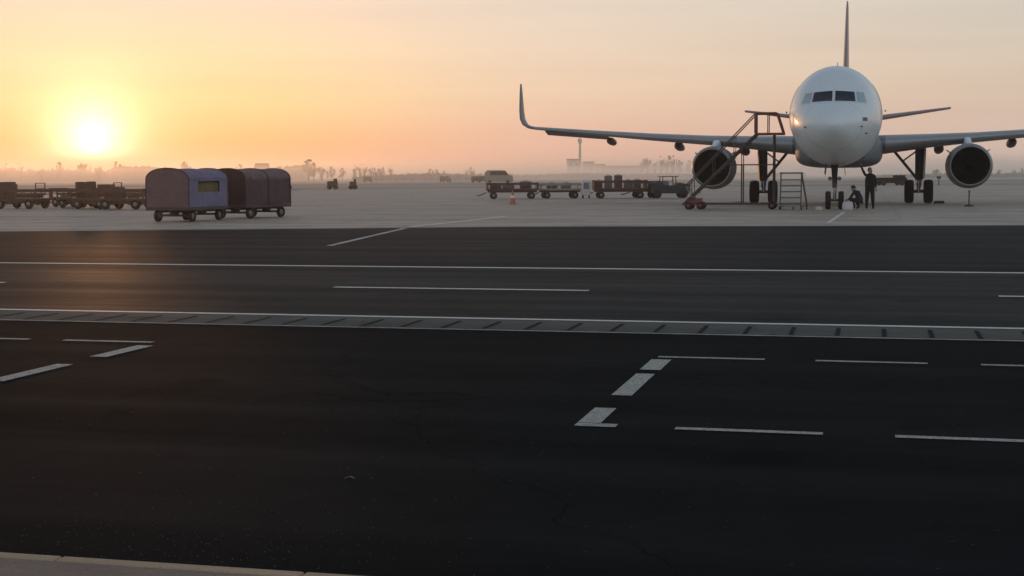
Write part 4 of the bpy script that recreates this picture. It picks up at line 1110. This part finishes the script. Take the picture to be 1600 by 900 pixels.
def mass(name, px0, px1, d, py_top, n, leaf, seed, m, label_unused=None, bottom=0):
    """continuous far scrub or woodland: small leaf faces through a long volume"""
    rnd = random.Random(seed); mb = MB(); x0, x1 = far(px0, d), far(px1, d)
    for i in range(n):
        x = rnd.uniform(x0, x1); y = d + rnd.uniform(-14, 14)
        hmax = (ht(py_top, d, (px0 + px1) / 2)) * (.72 + .22 * math.sin(x * .13 + seed) * math.sin(x * .047) + .15 * rnd.random())
        z = hmax * rnd.random() ** .8
        s = leaf * rnd.uniform(.6, 1.4)
        a = Vector((rnd.gauss(0, 1), rnd.gauss(0, 1), rnd.gauss(0, 1))).normalized(); b = a.orthogonal().normalized() * s * .6; a *= s
        p = Vector((x, y, z)); mb.add([p - a - b, p + a - b * .3, p + a * .6 + b, p - a * .4 + b], [(0, 1, 2, 3)])
    return tag(mb.build(name, M[m]), kind='stuff')
mass('far_woodland', -200, 480, 640, 263, 14000, .9, 1, 'leaf')
mass('scrub', 560, 800, 470, 272, 2600, .5, 2, 'leaf')
mass('scrub', 800, 1250, 640, 271, 4500, .7, 4, 'leaf2')
mass('scrub', 1380, 1800, 440, 271, 4500, .5, 5, 'leaf')

def house(name, px, d, w, h, dep, roof, label, m='plaster', rh=2.0, cat='building'):
    r = empty(name, (far(px, d), d, 0), 0, label, cat)
    b = MB().box((0, 0, h / 2), (w, dep, h)).build('wall', M[m], r)
    if roof == 'gable':
        MB().prism([(-w / 2 - .4, -dep / 2 - .4, h), (w / 2 + .4, -dep / 2 - .4, h), (w / 2 + .4, 0, h + rh), (-w / 2 - .4, 0, h + rh)][:0] or
                   [(-w / 2 - .4, -dep / 2 - .4, h), (-w / 2 - .4, dep / 2 + .4, h), (-w / 2 - .4, 0, h + rh)], (w + .8, 0, 0)).build('roof', M['roof'], r)
    else:
        MB().box((0, 0, h + .25), (w + .5, dep + .5, .5)).build('roof', M['roof'], r)
    k = max(2, int(w / 4)); fl = max(1, int(h / 3.2))
    for j in range(fl):
        for i in range(k):
            MB().box((-w / 2 + (i + .5) * w / k, -dep / 2 - .02, 1.7 + j * 3.1), (1.5, .06, 1.3)).build('window', M['glass'], r)
    return r
house('house', 412, 560, 4.5, 4.6, 6, 'gable', 'hazy gabled house above the dark covered cart', rh=2.2)
house('office_building', 897, 900, 8, 11.0, 10, 'flat', 'faint block building left of the tall mast')
house('office_building', 920, 930, 7, 9.5, 10, 'flat', 'faint narrow block right of the tall mast')
house('office_building', 938, 940, 6, 8.0, 10, 'flat', 'lowest faint block, rightmost beside the tall mast')
house('hangar', 970, 880, 22, 5.5, 20, 'gable', 'long faint low hangar right of the tall mast', rh=1.5, cat='hangar')
mst = empty('tower', (far(907, 860), 860, 0), 0, 'slender pale tower with a wider head on the misty horizon', 'tower')
MB().lathe((0, 0, 0), (0, 0, 1), [(0, 1.1), (10, .8), (20.0, .65)], 20).build('shaft', M['plaster'], mst)
MB().lathe((0, 0, 0), (0, 0, 1), [(20, .65), (20.8, 1.1), (22.4, 1.3), (22.6, 1.35), (23.2, .9), (23.4, 0)], 20).build('tower_head', M['plaster'], mst)
MB().cyl((0, 0, 23.3), (0, 0, 25.5), .12, .05, 8).build('antenna', M['strut'], mst)

# ------------------------------------------------------------------ air
def volume_box(name, c, d, density, color, aniso):
    o = MB().box(c, d).build(name, None)
    m = bpy.data.materials.new(name + '_air'); m.use_nodes = True; t = m.node_tree; t.nodes.clear()
    ou = t.nodes.new('ShaderNodeOutputMaterial'); v = t.nodes.new('ShaderNodeVolumePrincipled')
    v.inputs['Density'].default_value = density; v.inputs['Color'].default_value = (*color, 1); v.inputs['Anisotropy'].default_value = aniso
    t.links.new(v.outputs[0], ou.inputs['Volume'])
    o.data.materials.clear(); o.data.materials.append(m); return tag(o, kind='stuff')
volume_box('haze', (0, 1800, 15.0), (7900, 4250, 33), .00045, (1, .97, .95), .78)
volume_box('fog_bank', (0, 2020, 2.2), (7600, 3520, 5.6), .0030, (1, .985, .975), .78)
